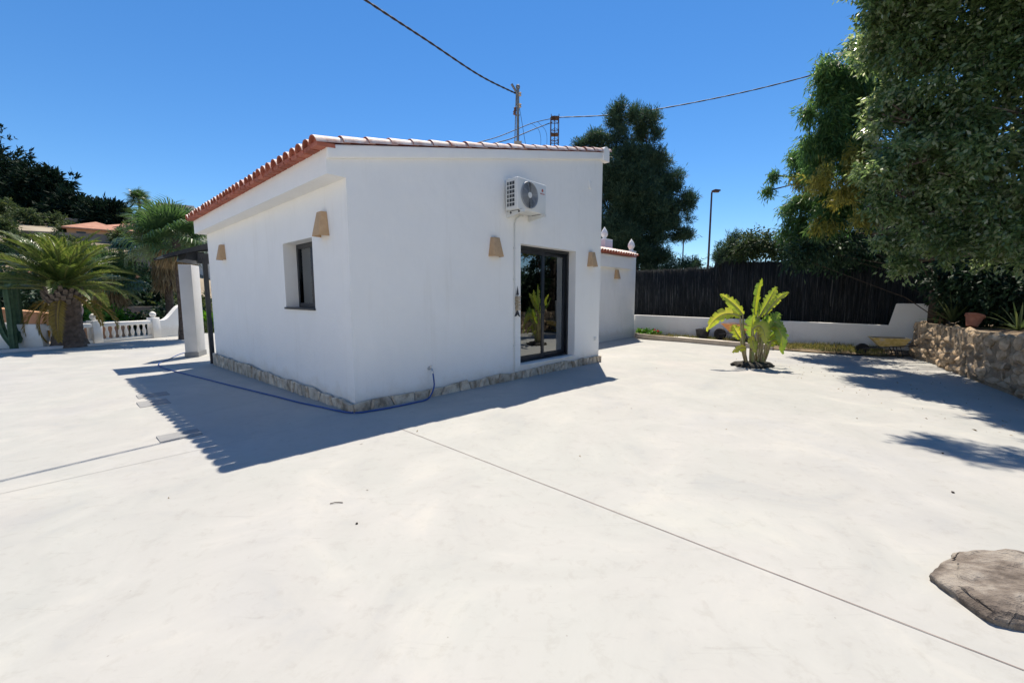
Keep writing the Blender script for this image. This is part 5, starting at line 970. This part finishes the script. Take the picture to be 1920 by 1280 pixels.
for nm, lab, (x, y), rz, w_, d_, h_, wm, rh, wins, dz in [
    ('villa', 'cream villa with terracotta hipped roof at the upper left edge', (-77.2, 60), R(50), 9, 8, 2.4, 'house_pale', 1.3, [(1.8, 1.3, 1.1, 1.1), (-1.6, 1.3, 1.1, 1.1)], -.9),
    ('villa', 'ochre villa with wide terracotta roof below the pines', (-47, 48), R(44), 4.5, 5, 1.6, 'house_ochre', 1.1, [(-1.2, .8, .7, .8), (1.1, .8, .7, .8)], -1.0),
    ('villa', 'low orange roofed house right of the ochre villa', (-45.5, 52), R(42), 6, 5, 1.3, 'house_cream', .9, [(0, .7, 1.0, .7)], -.6),
    ('villa', 'pale house with small windows behind the fan palms', (-33, 42), R(30), 6, 6, 2.8, 'house_pale', .9, [(-1.6, 1.6, .7, .9), (-.2, 1.6, .7, .9), (1.2, 1.6, .7, .9)], -.2),
    ('villa', 'cream flat roofed block on the skyline by the roof corner', (-59, 75), R(35), 5, 5, 4.4, 'house_pale', 0, [(-1.2, 2.6, .9, 1.2), (1.2, 2.6, .9, 1.2)], .0),
    ('villa', 'small cream house half hidden behind the hill pines', (-58, 56), R(38), 4.5, 4, 2.6, 'house_cream', 0, [(-1, 1.4, .7, .9), (.8, 1.4, .7, .9)], -1.9),
    ('villa', 'tan walled house low on the slope behind the date palm', (-30, 29.5), R(38), 5, 5, 1.6, 'house_ochre', .7, [(-1.2, .9, .8, .8), (1.2, .9, .8, .8)], -.8)]:
    house_block(nm, lab, (x, y, hz(x, y) + dz), rz, w_, d_, h_, wm, rh, wins)
for lab, a, b, h_, m_ in [('grey stone terrace wall under the upper left villa', (-63, 51), (-55, 55.5), .9, 'grey_block'), ('low grey retaining wall across the middle of the slope', (-48, 41.5), (-40, 45.5), .8, 'grey_block'), ('brown retaining wall behind the date palm crown', (-40, 31), (-30, 38), 1.4, 'grey_block'), ('cream garden wall below the pine trees', (-56, 54), (-50, 57.5), .8, 'house_cream')]:
    a, b = Vector(a), Vector(b); c = (a + b) / 2; t = b - a; o = tag(MB().box2((-t.length / 2, -.2, -1.5), (t.length / 2, .2, h_)).build('retaining_wall', m_), lab, 'wall', 'walls on the hillside'); o.location = (c.x, c.y, hz(c.x, c.y)); o.rotation_euler = (0, 0, math.atan2(t.y, t.x))
# pines on the hill top
for i, (b_, c_, lab) in enumerate([((-75, 62, 16), [(-75.98, 62.0, 19.89, 4.79, 4.31, 4.79), (-72.62, 62.0, 19.15, 3.35, 3.02, 2.87), (-72.58, 62.0, 16.54, 3.59, 3.23, 3.59), (-75.05, 62.0, 15.42, 3.99, 3.59, 3.99), (-70.27, 62.0, 16.54, 2.39, 2.15, 2.07)], 'large dark pine at the left edge of the hill top'), ((-63, 60.5, 15.5), [(-66.46, 60.5, 18.0, 2.65, 2.38, 1.87), (-67.86, 60.5, 15.82, 3.89, 3.5, 2.34), (-64.71, 60.5, 16.91, 2.49, 2.24, 2.18), (-64.18, 60.5, 15.08, 2.65, 2.38, 1.87), (-66.95, 60.5, 13.98, 3.58, 3.22, 1.87)], 'broad dark pine crowning the hill top'), ((-57.5, 57.5, 12.8), [(-59.8, 57.5, 13.57, 2.22, 2.0, 1.48), (-59.04, 57.5, 12.67, 2.22, 2.0, 1.78), (-60.88, 57.5, 12.32, 2.07, 1.86, 1.48), (-58.44, 57.5, 11.61, 1.85, 1.67, 1.33)], 'dark pine in front of the hill crest, third from the left'), ((-53, 56.5, 12.2), [(-54.45, 56.5, 12.68, 1.89, 1.7, 1.45), (-52.71, 56.5, 12.47, 1.6, 1.44, 1.45), (-52.14, 56.5, 11.09, 1.45, 1.31, 1.16), (-53.92, 56.5, 11.09, 2.33, 2.09, 1.45), (-55.61, 56.5, 11.78, 1.45, 1.31, 1.31)], 'dark pine lowest on the crest, nearest the house roof'), ((-68, 64, 14), [(-73.33, 64.0, 13.93, 2.64, 2.37, 1.81), (-69.82, 64.0, 13.15, 2.47, 2.22, 1.65), (-75.13, 64.0, 15.48, 2.06, 1.85, 1.65)], 'dark pine filling the gap behind the upper left villa')]): tree('umbrella_pine', lab, (b_[0], b_[1], hz(b_[0], b_[1])), b_[2], [tuple(q) for q in c_], .4, 'leaf_hillpine', group='pines on the hill top', fork=.45, twigs=150, per=14, L=.8, W=.22, droop=-.1, spread=.5, shell=.15)
# bushes on the slope
brr2 = random.Random(9); side_words = ['olive green bush on the slope', 'dark rounded bush on the slope', 'straggly bush on the slope']
for i, (x, y, r_, lf, lab) in enumerate([(-20.23, 20, 1.35, 'leaf_lime', 'bright lime green bush behind the palm trunk'), (-19.96, 20.4, 1.0, 'leaf_lime', 'smaller bright green bush right of the palm trunk'), (-20.27, 22.3, 0.75, 'leaf_dark', 'left part of the dark clipped hedge beyond the balustrade'), (-19.68, 22.6, 0.75, 'leaf_dark', 'right part of the dark clipped hedge beyond the balustrade'), (-20.99, 22, 0.7, 'leaf_dark', 'dark hedge end beside the lime green bush'), (-24.55, 27, 1.7, 'leaf_dark', 'dark bush below the shaggy fan palm'), (-21.97, 26, 1.8, 'leaf_dark', 'dark bush behind the shaggy fan palm trunk'), (-19.51, 24, 1.3, 'leaf_dark', 'dark bush between fan palm and pillar'), (-28.43, 30, 1.5579999999999998, 'leaf_bush', 'dark green tree-like bush right of the date palm crown'), (-29.19, 24, 1.5, 'leaf_dark', 'dark bush behind the column cactus'), (-26.5, 23, 1.4, 'leaf_dark', 'dark bush between the cactus and the palm trunk'), (-28.8, 26, 1.6, 'leaf_bush', 'olive bush left of the palm trunk'), (-19.64, 26, 1.6, 'leaf_bush', 'light bush seen between pillar and post'), (-16.2, 22, 1.0, 'leaf_lime', 'bright green shrub seen right of the pillar'), (-14.85, 20, 0.6, 'leaf_bush', 'small shrub low between pillar and post'), (-60.82, 50, 1.804, 'leaf_bush', 'dark bush below the upper left villa'), (-61.59, 52, 1.64, 'leaf_bush', 'olive bush right of the upper left villa'), (-48.14, 40, 1.394, 'leaf_bush', 'olive bush on the left of the slope'), (-54.39, 48, 1.476, 'leaf_bush', 'dark bush under the broad pine'), (-53.78, 50, 1.312, 'leaf_bush', 'olive bush under the third pine'), (-47.71, 46, 1.312, 'leaf_bush', 'dark bush left of the ochre villa'), (-40.28, 44, 1.804, 'leaf_bush', 'dark bush right of the orange roofs'), (-44.17, 50, 1.64, 'leaf_bush', 'olive bush under the distant palm'), (-36.03, 42, 1.64, 'leaf_bush', 'olive bush behind the fan palm leaves'), (-54.16, 60, 1.804, 'leaf_bush', 'olive bush near the skyline right of the pines'), (-52.39, 62, 1.804, 'leaf_bush', 'dark bush near the skyline by the flat roofed block'), (-35.95, 36, 1.476, 'leaf_bush', 'dark bush right of the date palm top'), (-33.42, 36, 1.476, 'leaf_bush', 'olive bush above the hedge'), (-40.38, 38, 1.394, 'leaf_bush', 'dark bush behind the date palm crown'), (-39.62, 34, 1.476, 'leaf_bush', 'dark bush left of the date palm crown'), (-34.73, 31, 1.312, 'leaf_bush', 'olive bush low behind the date palm'), (-37.91, 31, 1.312, 'leaf_dark', 'dark bush at the left picture edge'), (-29.71, 29, 1.148, 'leaf_dark', 'dark bush above the lime green bush'), (-29.15, 33, 1.394, 'leaf_dark', 'dark bush beside the pale house'), (-35.44, 45, 1.804, 'leaf_bush', 'olive bush behind the roof corner')]):
    z0 = hz(x, y); cl = [(x + brr2.uniform(-.5, .5) * r_, y + brr2.uniform(-.5, .5) * r_, z0 + r_ * brr2.uniform(.35, .7), r_ * brr2.uniform(.5, .8), r_ * brr2.uniform(.5, .8), r_ * brr2.uniform(.45, .7)) for _ in range(4)]
    bush('slope_bush', lab, (x, y, z0), cl, lf, group='bushes on the slope', twigs=55, per=10, L=.16 * r_ + .08, W=.06 * r_ + .03, droop=.1, spread=.14 * r_ + .05, shell=.2)

# ------------------------------------------------------------------ unseen white house added behind the camera to bounce light onto shaded walls
mv = thing('light_bounce_house', 'unseen two-storey white house added behind the viewpoint to bounce light', 'house', (-5, -9, 0))
MB().box2((-12, -8, -.4), (11, 0, 6.2)).build('wall', 'plaster_wall', mv); MB().box2((-12.15, -8.15, 6.2), (11.15, .15, 6.5)).build('parapet', 'plaster_wall', mv)
for k, x in enumerate((-10, -6.6, -3.2, .2, 3.6, 7.0)):
    for z0, hgt in ((.1, 2.1), (3.4, 1.3)):
        f_ = MB().box((x, .01, z0 + hgt / 2), (1.3, .08, hgt)).build('window', 'anthracite', mv); MB().box((x, .056, z0 + hgt / 2), (1.14, .01, hgt - .16)).build('pane', 'win_dark', f_)

# ------------------------------------------------------------------ litter on the patio
tag(MB().tube([(0, 0, .006), (.03, .015, .008), (.06, .02, .006), (.085, .018, .004)], .003, 5).build('twig', 'bark'), 'tiny dry twig lying on the open patio', 'twig').location = (-1.32, 2.86, 0)
for x, y, s, lab in [(-1.03, 2.60, .011, 'small dark pebble left of the long joint'), (3.42, 3.07, .013, 'small dark pebble near the tree shadow'), (4.2, 3.9, .012, 'small brown pebble inside the tree shadow')]:
    me = svar[1].copy(); me.materials.clear(); me.materials.append(MATS['bark']); o = tag(link('pebble', me), lab, 'pebble', 'pebbles on the patio'); o.scale = (s, s * .8, s * .7); o.location = (x, y, gz(x, y) + s * .4)

k = 300; fx_ = rng.random(k)
P = np.stack([np.where(fx_ < .86, rng.uniform(5.2, 9.2, k), rng.uniform(-3, 7, k)), np.where(fx_ < .86, rng.uniform(4.2, 10.2, k), rng.uniform(1.0, 9, k)), np.zeros(k)], 1)
ok = np.array([p[0] < np.interp(p[1], [3, 6, 10.3], [6.7, 7.5, 9.9]) and not (toH(p[0], p[1])[0] > -.1 and toH(p[0], p[1])[1] > -.1) for p in P]); P = P[ok]; k = len(P)
P[:, 2] = [gz(p[0], p[1]) + .004 for p in P]; a = rng.uniform(0, 6.28, k)
V, F, rn = leaf_quads(P, np.stack([np.cos(a), np.sin(a), rng.uniform(.02, .2, k)], 1), rng.uniform(.015, .05, k), .013, rng.random(k))
o = link('leaf_litter', np_mesh('leaf_litter', V, F, rn), None, ['leaf_dry']); o['label'] = 'small dry fallen leaves scattered on the patio'; o['category'] = 'litter'; kind(o, 'stuff')
